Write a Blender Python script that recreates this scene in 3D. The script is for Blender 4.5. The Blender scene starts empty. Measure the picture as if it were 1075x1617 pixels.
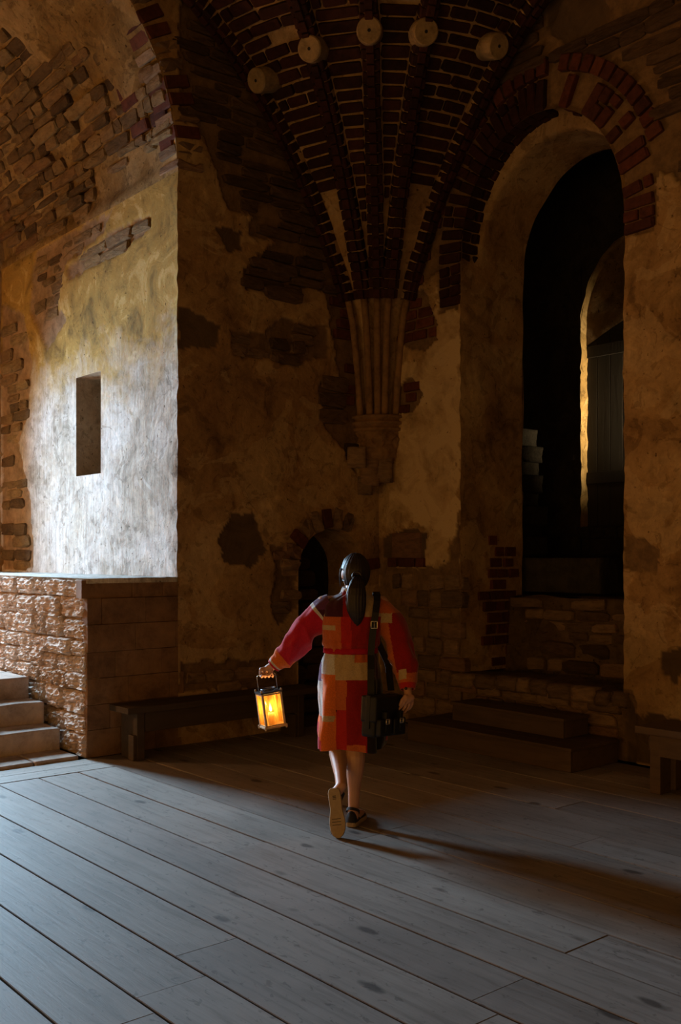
import bpy, bmesh, math, random
from mathutils import Vector, Matrix, noise

random.seed(11)
PI = math.pi
scene = bpy.context.scene
col = scene.collection

# ------------------------------------------------------------------ camera
YAW = math.radians(40.35)
FWD = Vector((-math.cos(YAW), math.sin(YAW), 0.0))      # view direction on plan
RGT = Vector((math.sin(YAW), math.cos(YAW), 0.0))
CAM = Vector((7.3395, -6.738, 1.62))
cam_d = bpy.data.cameras.new('camera')
cam_d.lens = 35.0
cam_d.sensor_width = 36.0
cam_d.sensor_fit = 'AUTO'
cam_d.shift_y = 67.5 / 1617.0
cam_d.clip_start = 0.05
cam = bpy.data.objects.new('camera', cam_d)
cam.matrix_world = Matrix((RGT, Vector((0, 0, 1)), -FWD)).transposed().to_4x4()
cam.location = CAM
col.objects.link(cam)
scene.camera = cam

# ------------------------------------------------------------------ world, lights, exposure
world = bpy.data.worlds.new('world')
scene.world = world
world.use_nodes = True
bg = world.node_tree.nodes['Background']
bg.inputs[0].default_value = (1.0, 0.47, 0.085, 1)
bg.inputs[1].default_value = 1.6


def area(name, loc, direction, sx, sy, power, color):
    d = bpy.data.lights.new(name, 'AREA')
    d.shape = 'RECTANGLE'
    d.size = sx
    d.size_y = sy
    d.energy = power
    d.color = color
    o = bpy.data.objects.new(name, d)
    o.location = loc
    o.rotation_euler = Vector(direction).to_track_quat('-Z', 'Y').to_euler()
    col.objects.link(o)
    return o


# daylight coming in through the window of the left recess
day = area('daylight_recess_window', (-4.50, -3.685, 2.675), (1, 0, -0.30), 0.90, 2.0, 520, (0.50, 0.76, 1.0))
day.data.spread = math.radians(112)
# daylight through the slit in the side of the deep right niche
slit = area('daylight_niche_slit', (2.40, 1.825, 3.3), (-1, 0, 0.2), 0.03, 1.8, 24, (1.0, 0.76, 0.42))
slit.data.spread = math.radians(64)
# added unseen openings let warm fill in; these only guide its sampling
portal = area('fill_opening', (5.5, -10.98, 1.25), (0, 1, 0), 11.0, 2.5, 1, (1, 1, 1))
portal.data.cycles.is_portal = True
portal = area('fill_side_opening', (10.98, -8.75, 1.25), (-1, 0, 0), 4.5, 2.5, 1, (1, 1, 1))
portal.data.cycles.is_portal = True

scene.view_settings.view_transform = 'Standard'
scene.view_settings.look = 'None'
scene.view_settings.exposure = 0.0
scene.view_settings.gamma = 1.0
scene.view_settings.use_curve_mapping = False
scene.cycles.max_bounces = 6
scene.cycles.diffuse_bounces = 4
scene.cycles.sample_clamp_indirect = 4.0

# ================================================================== helpers
def link(o, parent=None):
    col.objects.link(o)
    if parent is not None:
        o.parent = parent
    return o


def tag(o, label=None, cat=None, group=None, kind=None):
    if label:
        o['label'] = label
    if cat:
        o['category'] = cat
    if group:
        o['group'] = group
    if kind:
        o['kind'] = kind
    return o


def empty(name, loc=(0, 0, 0), rz=0.0):
    o = bpy.data.objects.new(name, None)
    o.location = loc
    o.rotation_euler = (0, 0, rz)
    o.empty_display_size = 0.1
    col.objects.link(o)
    return o


class MB:
    """collects vertices and faces of one mesh"""
    def __init__(self):
        self.v = []
        self.f = []
        self.a = {}

    def grid(self, pts, closed=False, flip=False):
        n, m = len(pts), len(pts[0])
        assert all(len(r) == m for r in pts)
        b = len(self.v)
        for r in pts:
            self.v.extend(r)
        for i in range(n - 1):
            for j in range(m if closed else m - 1):
                k = (j + 1) % m
                q = [b + i * m + j, b + (i + 1) * m + j, b + (i + 1) * m + k, b + i * m + k]
                self.f.append(q[::-1] if flip else q)
        return b

    def box(self, lo, hi, mat=None):
        (x0, y0, z0), (x1, y1, z1) = lo, hi
        p = [(x0, y0, z0), (x1, y0, z0), (x1, y1, z0), (x0, y1, z0), (x0, y0, z1), (x1, y0, z1), (x1, y1, z1), (x0, y1, z1)]
        if mat is not None:
            p = [tuple(mat @ Vector(q)) for q in p]
        b = len(self.v)
        self.v += p
        for q in ((0, 3, 2, 1), (4, 5, 6, 7), (0, 1, 5, 4), (1, 2, 6, 5), (2, 3, 7, 6), (3, 0, 4, 7)):
            self.f.append([b + i for i in q])

    def tube(self, pts, radii, n=12, cap=True, ry=None, up=None, phase=0.0):
        """a tapered tube along pts; radii may be numbers or (rx, ry)"""
        pts = [Vector(p) for p in pts]
        rings = []
        u_prev = None
        for i, p in enumerate(pts):
            t = (pts[min(i + 1, len(pts) - 1)] - pts[max(i - 1, 0)]).normalized()
            if u_prev is None:
                ref = Vector(up) if up else (Vector((0, 0, 1)) if abs(t.z) < 0.9 else Vector((1, 0, 0)))
                u = ref.cross(t).normalized()
            else:
                u = (u_prev - t * u_prev.dot(t)).normalized()
            u_prev = u
            w = t.cross(u)
            r = radii[i] if isinstance(radii, (list, tuple)) else radii
            ra, rb = r if isinstance(r, tuple) else (r, r)
            rings.append([tuple(p + u * (ra * math.cos(2 * PI * k / n + phase)) + w * (rb * math.sin(2 * PI * k / n + phase))) for k in range(n)])
        b = self.grid(rings, closed=True)
        if cap:
            self.f.append([b + k for k in range(n)])
            e = b + (len(rings) - 1) * n
            self.f.append([e + k for k in range(n)][::-1])

    def capsule(self, pts, radii, n=14):
        """tube with rounded ends"""
        pts = [Vector(p) for p in pts]
        radii = list(radii)
        P, R = [], []
        t0 = (pts[1] - pts[0]).normalized()
        for a in (80, 50, 22):
            P.append(pts[0] - t0 * radii[0] * math.sin(math.radians(a)))
            R.append(radii[0] * math.cos(math.radians(a)))
        for i in range(len(pts)):
            P.append(pts[i])
            R.append(radii[i])
        t1 = (pts[-1] - pts[-2]).normalized()
        for a in (22, 50, 80):
            P.append(pts[-1] + t1 * radii[-1] * math.sin(math.radians(a)))
            R.append(radii[-1] * math.cos(math.radians(a)))
        self.tube(P, R, n)

    def ball(self, c, r, n=16, m=10, rot=None):
        c = Vector(c)
        rx, ry, rz = r if isinstance(r, tuple) else (r, r, r)
        rows = []
        for i in range(m + 1):
            a = -PI / 2 + PI * (i + 0.02) / (m + 0.04)
            row = []
            for k in range(n):
                q = Vector((rx * math.cos(a) * math.cos(2 * PI * k / n), ry * math.cos(a) * math.sin(2 * PI * k / n), rz * math.sin(a)))
                if rot is not None:
                    q = rot @ q
                row.append(tuple(c + q))
            rows.append(row)
        b = self.grid(rows, closed=True, flip=True)
        self.f.append([b + k for k in range(n)])
        e = b + m * n
        self.f.append([e + k for k in range(n)][::-1])

    def mesh(self, name, smooth=False):
        me = bpy.data.meshes.new(name)
        me.from_pydata([tuple(p) for p in self.v], [], self.f)
        me.update()
        if smooth:
            me.polygons.foreach_set('use_smooth', [True] * len(me.polygons))
        for k, vals in self.a.items():
            at = me.attributes.new(k, 'FLOAT', 'POINT')
            at.data.foreach_set('value', vals)
        return me

    def build(self, name, mat, parent=None, smooth=False, bevel=0.0, seg=2):
        me = self.mesh(name, smooth)
        if mat:
            me.materials.append(mat)
        if bevel > 0:
            bm = bmesh.new()
            bm.from_mesh(me)
            bmesh.ops.recalc_face_normals(bm, faces=bm.faces)
            es = [e for e in bm.edges if len(e.link_faces) == 2 and e.calc_face_angle(0) > 0.6]
            bmesh.ops.bevel(bm, geom=es, offset=bevel, segments=seg, affect='EDGES', profile=0.6)
            bm.to_mesh(me)
            bm.free()
        o = bpy.data.objects.new(name, me)
        return link(o, parent)


def remesh_object(name, mb, voxel, mat, smooth_iter=4):
    """one continuous surface out of overlapping pieces"""
    me = mb.mesh(name + '_src')
    o = bpy.data.objects.new(name + '_src', me)
    col.objects.link(o)
    m = o.modifiers.new('r', 'REMESH')
    m.mode = 'VOXEL'
    m.voxel_size = voxel
    m.use_smooth_shade = True
    s = o.modifiers.new('s', 'SMOOTH')
    s.factor = 0.5
    s.iterations = smooth_iter
    dg = bpy.context.evaluated_depsgraph_get()
    out = bpy.data.meshes.new_from_object(o.evaluated_get(dg))
    bpy.data.objects.remove(o)
    bpy.data.meshes.remove(me)
    out.name = name
    out.materials.clear()
    out.materials.append(mat)
    out.polygons.foreach_set('use_smooth', [True] * len(out.polygons))
    return out


def nz(x, y, z=0.0):
    return noise.noise(Vector((x, y, z)))


def in_poly(p, poly):
    x, y = p
    c = False
    j = len(poly) - 1
    for i in range(len(poly)):
        xi, yi = poly[i]
        xj, yj = poly[j]
        if (yi > y) != (yj > y) and x < (xj - xi) * (y - yi) / (yj - yi) + xi:
            c = not c
        j = i
    return c


def bbox(poly):
    return (min(p[0] for p in poly), max(p[0] for p in poly), min(p[1] for p in poly), max(p[1] for p in poly))


class Zones:
    def __init__(self, polys):
        self.p = [(q, bbox(q)) for q in polys]

    def has(self, u, z, jit=0.035):
        if jit:
            du = jit * nz(u * 7, z * 7, 3.1) + jit * 0.5 * nz(u * 19, z * 19, 1.1)
            dz = jit * nz(u * 7, z * 7, 9.7) + jit * 0.5 * nz(u * 19, z * 19, 5.1)
            u, z = u + du, z + dz
        for q, b in self.p:
            if b[0] <= u <= b[1] and b[2] <= z <= b[3] and in_poly((u, z), q):
                return True
        return False


def frange(a, b, step):
    n = max(1, int(math.ceil(abs(b - a) / step)))
    return [a + (b - a) * i / n for i in range(n + 1)]


# ================================================================== materials
def nodes_of(name):
    m = bpy.data.materials.new(name)
    m.use_nodes = True
    nt = m.node_tree
    return m, nt.nodes, nt.links, nt.nodes['Principled BSDF']


def ramp(N, pts, interp='LINEAR'):
    r = N.new('ShaderNodeValToRGB')
    r.color_ramp.interpolation = interp
    els = r.color_ramp.elements
    while len(els) > len(pts):
        els.remove(els[-1])
    while len(els) < len(pts):
        els.new(0.5)
    for e, (p, c) in zip(els, pts):
        e.position = p
        e.color = (*c, 1) if len(c) == 3 else c
    return r


def noise_node(N, L, vec, scale, detail=6, rough=0.6, dist=0.0):
    n = N.new('ShaderNodeTexNoise')
    n.inputs['Scale'].default_value = scale
    n.inputs['Detail'].default_value = detail
    n.inputs['Roughness'].default_value = rough
    n.inputs['Distortion'].default_value = dist
    L.new(vec, n.inputs['Vector'])
    return n


def mix(N, L, fac, a, b, mode='MIX'):
    m = N.new('ShaderNodeMix')
    m.data_type = 'RGBA'
    m.blend_type = mode
    for sock, val in ((m.inputs[0], fac), (m.inputs[6], a), (m.inputs[7], b)):
        if hasattr(val, 'links'):
            L.new(val, sock)
        elif isinstance(val, (int, float)):
            sock.default_value = val
        else:
            sock.default_value = (*val, 1)
    return m.outputs[2]


def bump(N, L, h, strength, dist, normal=None):
    b = N.new('ShaderNodeBump')
    b.inputs['Strength'].default_value = strength
    b.inputs['Distance'].default_value = dist
    L.new(h, b.inputs['Height'])
    if normal is not None:
        L.new(normal, b.inputs['Normal'])
    return b.outputs[0]


def mapping(N, L, vec, scale):
    mp = N.new('ShaderNodeMapping')
    mp.inputs['Scale'].default_value = scale
    L.new(vec, mp.inputs['Vector'])
    return mp.outputs[0]


def plaster(name, tones, mortar, patch, bumpk=1.0, streak=False, high_tone=None):
    m, N, L, B = nodes_of(name)
    pos = N.new('ShaderNodeNewGeometry').outputs['Position']
    n1 = noise_node(N, L, pos, 0.9, 8, 0.62, 0.6)
    r1 = ramp(N, [(0.30, tones[0]), (0.46, tones[1]), (0.58, tones[2]), (0.74, tones[3])])
    L.new(n1.outputs[0], r1.inputs[0])
    c = r1.outputs[0]
    n2 = noise_node(N, L, pos, 3.2, 10, 0.7, 0.8)
    r2 = ramp(N, [(0.38, (0.62, 0.60, 0.56)), (0.50, (1, 1, 1)), (0.66, (1.18, 1.15, 1.1))])
    L.new(n2.outputs[0], r2.inputs[0])
    c = mix(N, L, 0.75, c, r2.outputs[0], 'MULTIPLY')
    # flaked-off edges of the old lime wash
    n5 = noise_node(N, L, pos, 1.7, 12, 0.55, 1.2)
    r5 = ramp(N, [(0.53, (0, 0, 0)), (0.545, (1, 1, 1))])
    L.new(n5.outputs[0], r5.inputs[0])
    c = mix(N, L, mulf(N, L, r5.outputs[0], 0.35), c, tones[3])
    # thin flakes: sharp-edged darker and paler spots
    n6 = noise_node(N, L, pos, 4.6, 12, 0.62, 1.5)
    r6 = ramp(N, [(0.40, (0.60, 0.58, 0.55)), (0.415, (1, 1, 1)), (0.60, (1, 1, 1)), (0.612, (1.22, 1.2, 1.16))])
    L.new(n6.outputs[0], r6.inputs[0])
    c = mix(N, L, 0.7, c, r6.outputs[0], 'MULTIPLY')
    n7 = noise_node(N, L, pos, 17, 10, 0.75, 0.3)
    r7 = ramp(N, [(0.34, (0.70, 0.68, 0.66)), (0.5, (1, 1, 1)), (0.66, (1.2, 1.19, 1.17))])
    L.new(n7.outputs[0], r7.inputs[0])
    c = mix(N, L, 0.7, c, r7.outputs[0], 'MULTIPLY')
    if streak:
        ns = noise_node(N, L, mapping(N, L, pos, (14, 14, 1.6)), 2.0, 8, 0.7)
        rs = ramp(N, [(0.42, (0.55, 0.5, 0.45)), (0.55, (1, 1, 1))])
        L.new(ns.outputs[0], rs.inputs[0])
        c = mix(N, L, 0.45, c, rs.outputs[0], 'MULTIPLY')
    if high_tone:
        # ochre tone that takes over with height, with a ragged border
        sep = N.new('ShaderNodeSeparateXYZ')
        L.new(pos, sep.inputs[0])
        nn = noise_node(N, L, pos, 1.6, 8, 0.65, 0.5)
        a = N.new('ShaderNodeMath')
        a.operation = 'MULTIPLY_ADD'
        L.new(nn.outputs[0], a.inputs[0])
        a.inputs[1].default_value = 2.2
        L.new(sep.outputs[2], a.inputs[2])
        rr = N.new('ShaderNodeMapRange')
        rr.inputs[1].default_value = high_tone[1]
        rr.inputs[2].default_value = high_tone[2]
        L.new(a.outputs[0], rr.inputs[0])
        st = high_tone[0]
        nst = noise_node(N, L, pos, 2.3, 10, 0.68, 1.2)
        rst = ramp(N, [(0.34, tuple(x * 0.42 for x in st)), (0.47, tuple(x * 0.85 for x in st)), (0.56, st), (0.60, (st[0] * 1.25, st[1] * 1.35, st[2] * 1.9)), (0.74, (st[0] * 1.4, st[1] * 1.6, st[2] * 2.8))])
        L.new(nst.outputs[0], rst.inputs[0])
        c = mix(N, L, rr.outputs[0], c, rst.outputs[0])
    # areas marked pale take a paler tone
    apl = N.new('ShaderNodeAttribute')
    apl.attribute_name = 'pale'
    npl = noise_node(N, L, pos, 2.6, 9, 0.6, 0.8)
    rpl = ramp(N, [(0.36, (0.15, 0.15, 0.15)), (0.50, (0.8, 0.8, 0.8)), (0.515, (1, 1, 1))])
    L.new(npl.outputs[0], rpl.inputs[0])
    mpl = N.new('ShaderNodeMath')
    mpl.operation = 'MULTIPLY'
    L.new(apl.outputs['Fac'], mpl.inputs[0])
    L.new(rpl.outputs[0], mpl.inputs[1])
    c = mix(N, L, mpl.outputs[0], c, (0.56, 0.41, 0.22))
    # pits
    v = N.new('ShaderNodeTexNoise')
    v.inputs['Scale'].default_value = 26
    v.inputs['Detail'].default_value = 4
    L.new(pos, v.inputs['Vector'])
    rv = ramp(N, [(0.26, (0.25, 0.2, 0.15)), (0.33, (1, 1, 1))])
    L.new(v.outputs[0], rv.inputs[0])
    c = mix(N, L, 0.9, c, rv.outputs[0], 'MULTIPLY')
    # places where the coat has fallen off
    ae = N.new('ShaderNodeAttribute')
    ae.attribute_name = 'expo'
    nm = noise_node(N, L, pos, 9, 8, 0.7)
    rm = ramp(N, [(0.35, tuple(x * 0.55 for x in mortar)), (0.6, mortar)])
    L.new(nm.outputs[0], rm.inputs[0])
    c = mix(N, L, ae.outputs['Fac'], c, rm.outputs[0])
    ap = N.new('ShaderNodeAttribute')
    ap.attribute_name = 'patch'
    rp = ramp(N, [(0.35, tuple(x * 0.6 for x in patch)), (0.65, patch)])
    L.new(n2.outputs[0], rp.inputs[0])
    c = mix(N, L, ap.outputs['Fac'], c, rp.outputs[0])
    L.new(c, B.inputs['Base Color'])
    B.inputs['Roughness'].default_value = 0.92
    B.inputs['Specular IOR Level'].default_value = 0.15
    b1 = bump(N, L, n2.outputs[0], 0.5 * bumpk, 0.03)
    nf = noise_node(N, L, pos, 34, 6, 0.7)
    b2 = bump(N, L, nf.outputs[0], 0.35 * bumpk, 0.008, b1)
    b25 = bump(N, L, r6.outputs[0], 0.5 * bumpk, 0.006, b2)
    b3 = bump(N, L, rv.outputs[0], 0.6 * bumpk, 0.008, b25)
    L.new(b3, B.inputs['Normal'])
    return m


def mulf(N, L, sock, k):
    a = N.new('ShaderNodeMath')
    a.operation = 'MULTIPLY'
    a.inputs[1].default_value = k
    L.new(sock, a.inputs[0])
    return a.outputs[0]


def blocks(name, tones, scale=9.0, bumpk=1.0, rough=0.9, bdist=0.02, stretch=(1, 1, 1)):
    """brick or stone: tone differs from piece to piece"""
    m, N, L, B = nodes_of(name)
    oi = N.new('ShaderNodeObjectInfo')
    r = ramp(N, [(i / max(1, len(tones) - 1), t) for i, t in enumerate(tones)])
    L.new(oi.outputs['Random'], r.inputs[0])
    pos = N.new('ShaderNodeNewGeometry').outputs['Position']
    pos = mapping(N, L, pos, stretch)
    n = noise_node(N, L, pos, scale, 8, 0.7, 0.3)
    rn = ramp(N, [(0.3, (0.45, 0.42, 0.4)), (0.52, (1, 1, 1)), (0.72, (1.35, 1.3, 1.2))])
    L.new(n.outputs[0], rn.inputs[0])
    c = mix(N, L, 0.85, r.outputs[0], rn.outputs[0], 'MULTIPLY')
    L.new(c, B.inputs['Base Color'])
    B.inputs['Roughness'].default_value = rough
    B.inputs['Specular IOR Level'].default_value = 0.2
    n2 = noise_node(N, L, pos, scale * 4, 6, 0.7)
    b1 = bump(N, L, n.outputs[0], 0.7 * bumpk, bdist)
    b2 = bump(N, L, n2.outputs[0], 0.5 * bumpk, bdist * 0.35, b1)
    L.new(b2, B.inputs['Normal'])
    return m


def plain(name, c, rough=0.6, metal=0.0, spec=0.5, var=0.0, vscale=30.0, bumpk=0.0):
    m, N, L, B = nodes_of(name)
    B.inputs['Base Color'].default_value = (*c, 1)
    B.inputs['Roughness'].default_value = rough
    B.inputs['Metallic'].default_value = metal
    B.inputs['Specular IOR Level'].default_value = spec
    if var > 0 or bumpk > 0:
        tc = N.new('ShaderNodeTexCoord').outputs['Object']
        n = noise_node(N, L, tc, vscale, 6, 0.65)
        rr = ramp(N, [(0.3, tuple(x * (1 - var) for x in c)), (0.7, tuple(min(1, x * (1 + var)) for x in c))])
        L.new(n.outputs[0], rr.inputs[0])
        L.new(rr.outputs[0], B.inputs['Base Color'])
        if bumpk > 0:
            L.new(bump(N, L, n.outputs[0], bumpk, 0.004), B.inputs['Normal'])
    return m


def wood(name, tones, along, knots=True, rough=0.62, grain=1.0):
    """tones per board, grain running along axis 'x' or 'y' of the world"""
    m, N, L, B = nodes_of(name)
    geo = N.new('ShaderNodeNewGeometry').outputs['Position']
    oi = N.new('ShaderNodeObjectInfo')
    ad = N.new('ShaderNodeVectorMath')
    ad.operation = 'MULTIPLY_ADD'
    cmb = N.new('ShaderNodeCombineXYZ')
    for i in range(3):
        L.new(oi.outputs['Random'], cmb.inputs[i])
    L.new(cmb.outputs[0], ad.inputs[0])
    ad.inputs[1].default_value = (37, 23, 11)
    L.new(geo, ad.inputs[2])
    pos = ad.outputs[0]
    st = {'x': (0.7, 9, 9), 'y': (9, 0.7, 9), 'z': (9, 9, 0.7)}[along]
    g = noise_node(N, L, mapping(N, L, pos, st), 2.6, 9, 0.66, 0.5)
    r = ramp(N, [(i / max(1, len(tones) - 1), t) for i, t in enumerate(tones)])
    L.new(oi.outputs['Random'], r.inputs[0])
    rg = ramp(N, [(0.30, (0.62, 0.58, 0.54)), (0.5, (1, 1, 1)), (0.7, (1.16, 1.14, 1.12))])
    L.new(g.outputs[0], rg.inputs[0])
    c = mix(N, L, 0.8 * grain, r.outputs[0], rg.outputs[0], 'MULTIPLY')
    big = noise_node(N, L, pos, 1.3, 5, 0.6)
    rb = ramp(N, [(0.35, (0.72, 0.7, 0.68)), (0.65, (1.12, 1.12, 1.12))])
    L.new(big.outputs[0], rb.inputs[0])
    c = mix(N, L, 0.7, c, rb.outputs[0], 'MULTIPLY')
    h = g.outputs[0]
    if knots:
        sk = {'x': (1.5, 3.4, 1), 'y': (3.4, 1.5, 1), 'z': (3.4, 3.4, 1.5)}[along]
        vp = mapping(N, L, pos, sk)
        dn = noise_node(N, L, pos, 14, 3, 0.5)
        vv = N.new('ShaderNodeVectorMath')
        vv.operation = 'MULTIPLY_ADD'
        L.new(dn.outputs[1], vv.inputs[0])
        vv.inputs[1].default_value = (0.12, 0.12, 0.0)
        L.new(vp, vv.inputs[2])
        vo = N.new('ShaderNodeTexVoronoi')
        vo.inputs['Scale'].default_value = 1.35
        L.new(vv.outputs[0], vo.inputs['Vector'])
        rk = ramp(N, [(0.085, (0.22, 0.19, 0.17)), (0.15, (1, 1, 1))])
        L.new(vo.outputs['Distance'], rk.inputs[0])
        c = mix(N, L, 0.85, c, rk.outputs[0], 'MULTIPLY')
        # scuffs
        sc = noise_node(N, L, mapping(N, L, pos, (5, 11, 5)), 3.1, 4, 0.5, 1.0)
        rs = ramp(N, [(0.32, (0.40, 0.37, 0.35)), (0.38, (1, 1, 1))])
        L.new(sc.outputs[0], rs.inputs[0])
        c = mix(N, L, 0.6, c, rs.outputs[0], 'MULTIPLY')
    L.new(c, B.inputs['Base Color'])
    B.inputs['Roughness'].default_value = rough
    B.inputs['Specular IOR Level'].default_value = 0.3
    L.new(bump(N, L, h, 0.35, 0.006), B.inputs['Normal'])
    return m


M = {}
ochre = [(0.17, 0.095, 0.040), (0.30, 0.185, 0.080), (0.37, 0.245, 0.115), (0.50, 0.37, 0.20)]
M['plaster'] = plaster('ochre_plaster', ochre, (0.20, 0.125, 0.06), (0.13, 0.085, 0.045))
white = [(0.33, 0.28, 0.22), (0.45, 0.41, 0.36), (0.53, 0.50, 0.47), (0.60, 0.58, 0.56)]
M['limewash'] = plaster('worn_limewash', white, (0.30, 0.20, 0.11), (0.19, 0.125, 0.07), 1.2, True, ((0.34, 0.215, 0.050), 4.05, 4.85))
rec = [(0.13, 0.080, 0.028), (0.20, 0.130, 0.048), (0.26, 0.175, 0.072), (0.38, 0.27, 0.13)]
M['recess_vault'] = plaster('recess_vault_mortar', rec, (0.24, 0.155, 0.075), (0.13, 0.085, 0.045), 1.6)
M['mortar'] = plaster('vault_mortar', [(0.26, 0.16, 0.075), (0.36, 0.23, 0.11), (0.42, 0.28, 0.14), (0.5, 0.35, 0.19)], (0.2, 0.12, 0.06), (0.1, 0.06, 0.03), 1.2)
M['rough_mortar'] = plaster('rough_mortar', [(0.18, 0.12, 0.07), (0.28, 0.19, 0.12), (0.33, 0.24, 0.16), (0.4, 0.3, 0.21)], (0.2, 0.12, 0.06), (0.1, 0.06, 0.03), 1.8)
M['near_black'] = plaster('near_black_plaster', [(0.010, 0.008, 0.006), (0.016, 0.013, 0.010), (0.022, 0.018, 0.013), (0.03, 0.025, 0.018)], (0.02, 0.015, 0.01), (0.02, 0.015, 0.01), 1.2)  # nearly black tone for the deep niche, doorway back and shell
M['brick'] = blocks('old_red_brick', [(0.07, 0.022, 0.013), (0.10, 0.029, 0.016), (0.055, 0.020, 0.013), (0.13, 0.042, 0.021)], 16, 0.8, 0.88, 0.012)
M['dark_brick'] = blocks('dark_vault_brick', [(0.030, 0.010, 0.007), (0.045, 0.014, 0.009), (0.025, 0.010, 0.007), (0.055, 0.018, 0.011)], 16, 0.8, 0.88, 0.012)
M['near_black_stone'] = blocks('near_black_rubble', [(0.016, 0.013, 0.009), (0.028, 0.022, 0.015), (0.020, 0.016, 0.011)], 10, 2.0, 0.9, 0.03)  # nearly black stones inside the niche
M['dark_mortar'] = plaster('dark_rubble_mortar', [(0.06, 0.038, 0.018), (0.09, 0.058, 0.028), (0.115, 0.076, 0.038), (0.15, 0.10, 0.052)], (0.1, 0.06, 0.03), (0.1, 0.06, 0.03), 1.8)
M['stone'] = blocks('brown_fieldstone', [(0.16, 0.10, 0.055), (0.22, 0.145, 0.08), (0.12, 0.078, 0.045), (0.26, 0.17, 0.10), (0.17, 0.09, 0.05)], 8, 1.3, 0.9, 0.02, (1, 1, 3))
M['dark_stone'] = blocks('dark_slab_stone', [(0.075, 0.046, 0.025), (0.11, 0.068, 0.036), (0.055, 0.034, 0.02), (0.13, 0.08, 0.042)], 8, 1.3, 0.9, 0.02, (1, 1, 3))
M['recess_stone'] = blocks('recess_slab_stone', [(0.12, 0.074, 0.032), (0.20, 0.13, 0.055), (0.075, 0.046, 0.022), (0.24, 0.165, 0.075), (0.16, 0.088, 0.038)], 8, 1.5, 0.9, 0.025, (1, 2, 2))
M['pale_stone'] = blocks('pale_granite', [(0.52, 0.43, 0.36), (0.62, 0.53, 0.46), (0.47, 0.36, 0.28), (0.64, 0.57, 0.51)], 22, 1.3, 0.95, 0.014)
M['pale_stone'].node_tree.nodes['Principled BSDF'].inputs['Specular IOR Level'].default_value = 0.0
M['dressed_stone'] = blocks('dressed_stone', [(0.20, 0.115, 0.060), (0.225, 0.13, 0.068), (0.185, 0.105, 0.056)], 5, 1.2, 0.9, 0.012)
M['step_stone'] = blocks('worn_step_stone', [(0.42, 0.34, 0.28), (0.47, 0.39, 0.33), (0.40, 0.31, 0.25)], 6, 0.8, 0.85, 0.012)
M['shaft_stone'] = blocks('shaft_stone', [(0.20, 0.115, 0.05), (0.24, 0.14, 0.065)], 10, 0.8, 0.88, 0.012)
M['plug'] = blocks('turned_plug', [(0.27, 0.19, 0.10), (0.33, 0.235, 0.125)], 12, 0.8, 0.9, 0.01)
M['floor_wood'] = wood('worn_floor_board', [(0.225, 0.195, 0.165), (0.265, 0.232, 0.20), (0.205, 0.175, 0.15), (0.245, 0.212, 0.18)], 'x')
M['cross_wood'] = wood('worn_cross_board', [(0.27, 0.24, 0.205), (0.29, 0.26, 0.225)], 'y')
M['bench_wood'] = wood('dark_bench_wood', [(0.050, 0.034, 0.020), (0.065, 0.044, 0.026)], 'y', False, 0.7)
M['step_wood'] = wood('dark_platform_wood', [(0.075, 0.047, 0.027), (0.095, 0.06, 0.034)], 'x', False, 0.7)
M['shutter'] = wood('black_shutter', [(0.010, 0.008, 0.006), (0.014, 0.011, 0.008)], 'z', False, 0.8)
M['black'] = plain('gap_dark', (0.012, 0.009, 0.007), 0.95)


# ---------------------------------------------------------------- brick and stone pieces
def bevel_box_mesh(name, seed, jit, cham, mat):
    rnd = random.Random(seed)
    bm = bmesh.new()
    bmesh.ops.create_cube(bm, size=1.0)
    bmesh.ops.bevel(bm, geom=bm.edges[:], offset=cham, segments=1, affect='EDGES')
    for v in bm.verts:
        v.co += Vector((rnd.uniform(-jit, jit) * 0.6, rnd.uniform(-jit, jit), rnd.uniform(-jit, jit)))
    bmesh.ops.recalc_face_normals(bm, faces=bm.faces)
    me = bpy.data.meshes.new(name)
    bm.to_mesh(me)
    bm.free()
    me.materials.append(mat)
    return me


def stone_mesh(name, seed, mat):
    """irregular slab: outline of eight points, chamfered face (face towards -y)"""
    rnd = random.Random(seed)
    base = [(-.5, -.32), (-.40, -.5), (.36, -.5), (.5, -.36), (.5, .30), (.40, .5), (-.34, .5), (-.5, .34)]
    out = [(x + rnd.uniform(-.05, .05), z + rnd.uniform(-.10, .10)) for x, z in base]
    v, f = [], []
    for x, z in out:
        v.append((x, 0.5, z))
    for x, z in out:
        v.append((x, -0.30 + rnd.uniform(-.12, .12), z))
    for x, z in out:
        v.append((x * 0.955, -0.48 + rnd.uniform(-.08, .14), z * 0.87))
    v.append((rnd.uniform(-.2, .2), -0.50 + rnd.uniform(-.1, .08), rnd.uniform(-.2, .2)))
    for k in range(8):
        j = (k + 1) % 8
        f.append((k, j, 8 + j, 8 + k))
        f.append((8 + k, 8 + j, 16 + j, 16 + k))
        f.append((16 + k, 16 + j, 24))
    me = bpy.data.meshes.new(name)
    me.from_pydata(v, [], f)
    me.materials.append(mat)
    bm = bmesh.new()
    bm.from_mesh(me)
    bmesh.ops.recalc_face_normals(bm, faces=bm.faces)
    bm.to_mesh(me)
    bm.free()
    return me


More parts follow.
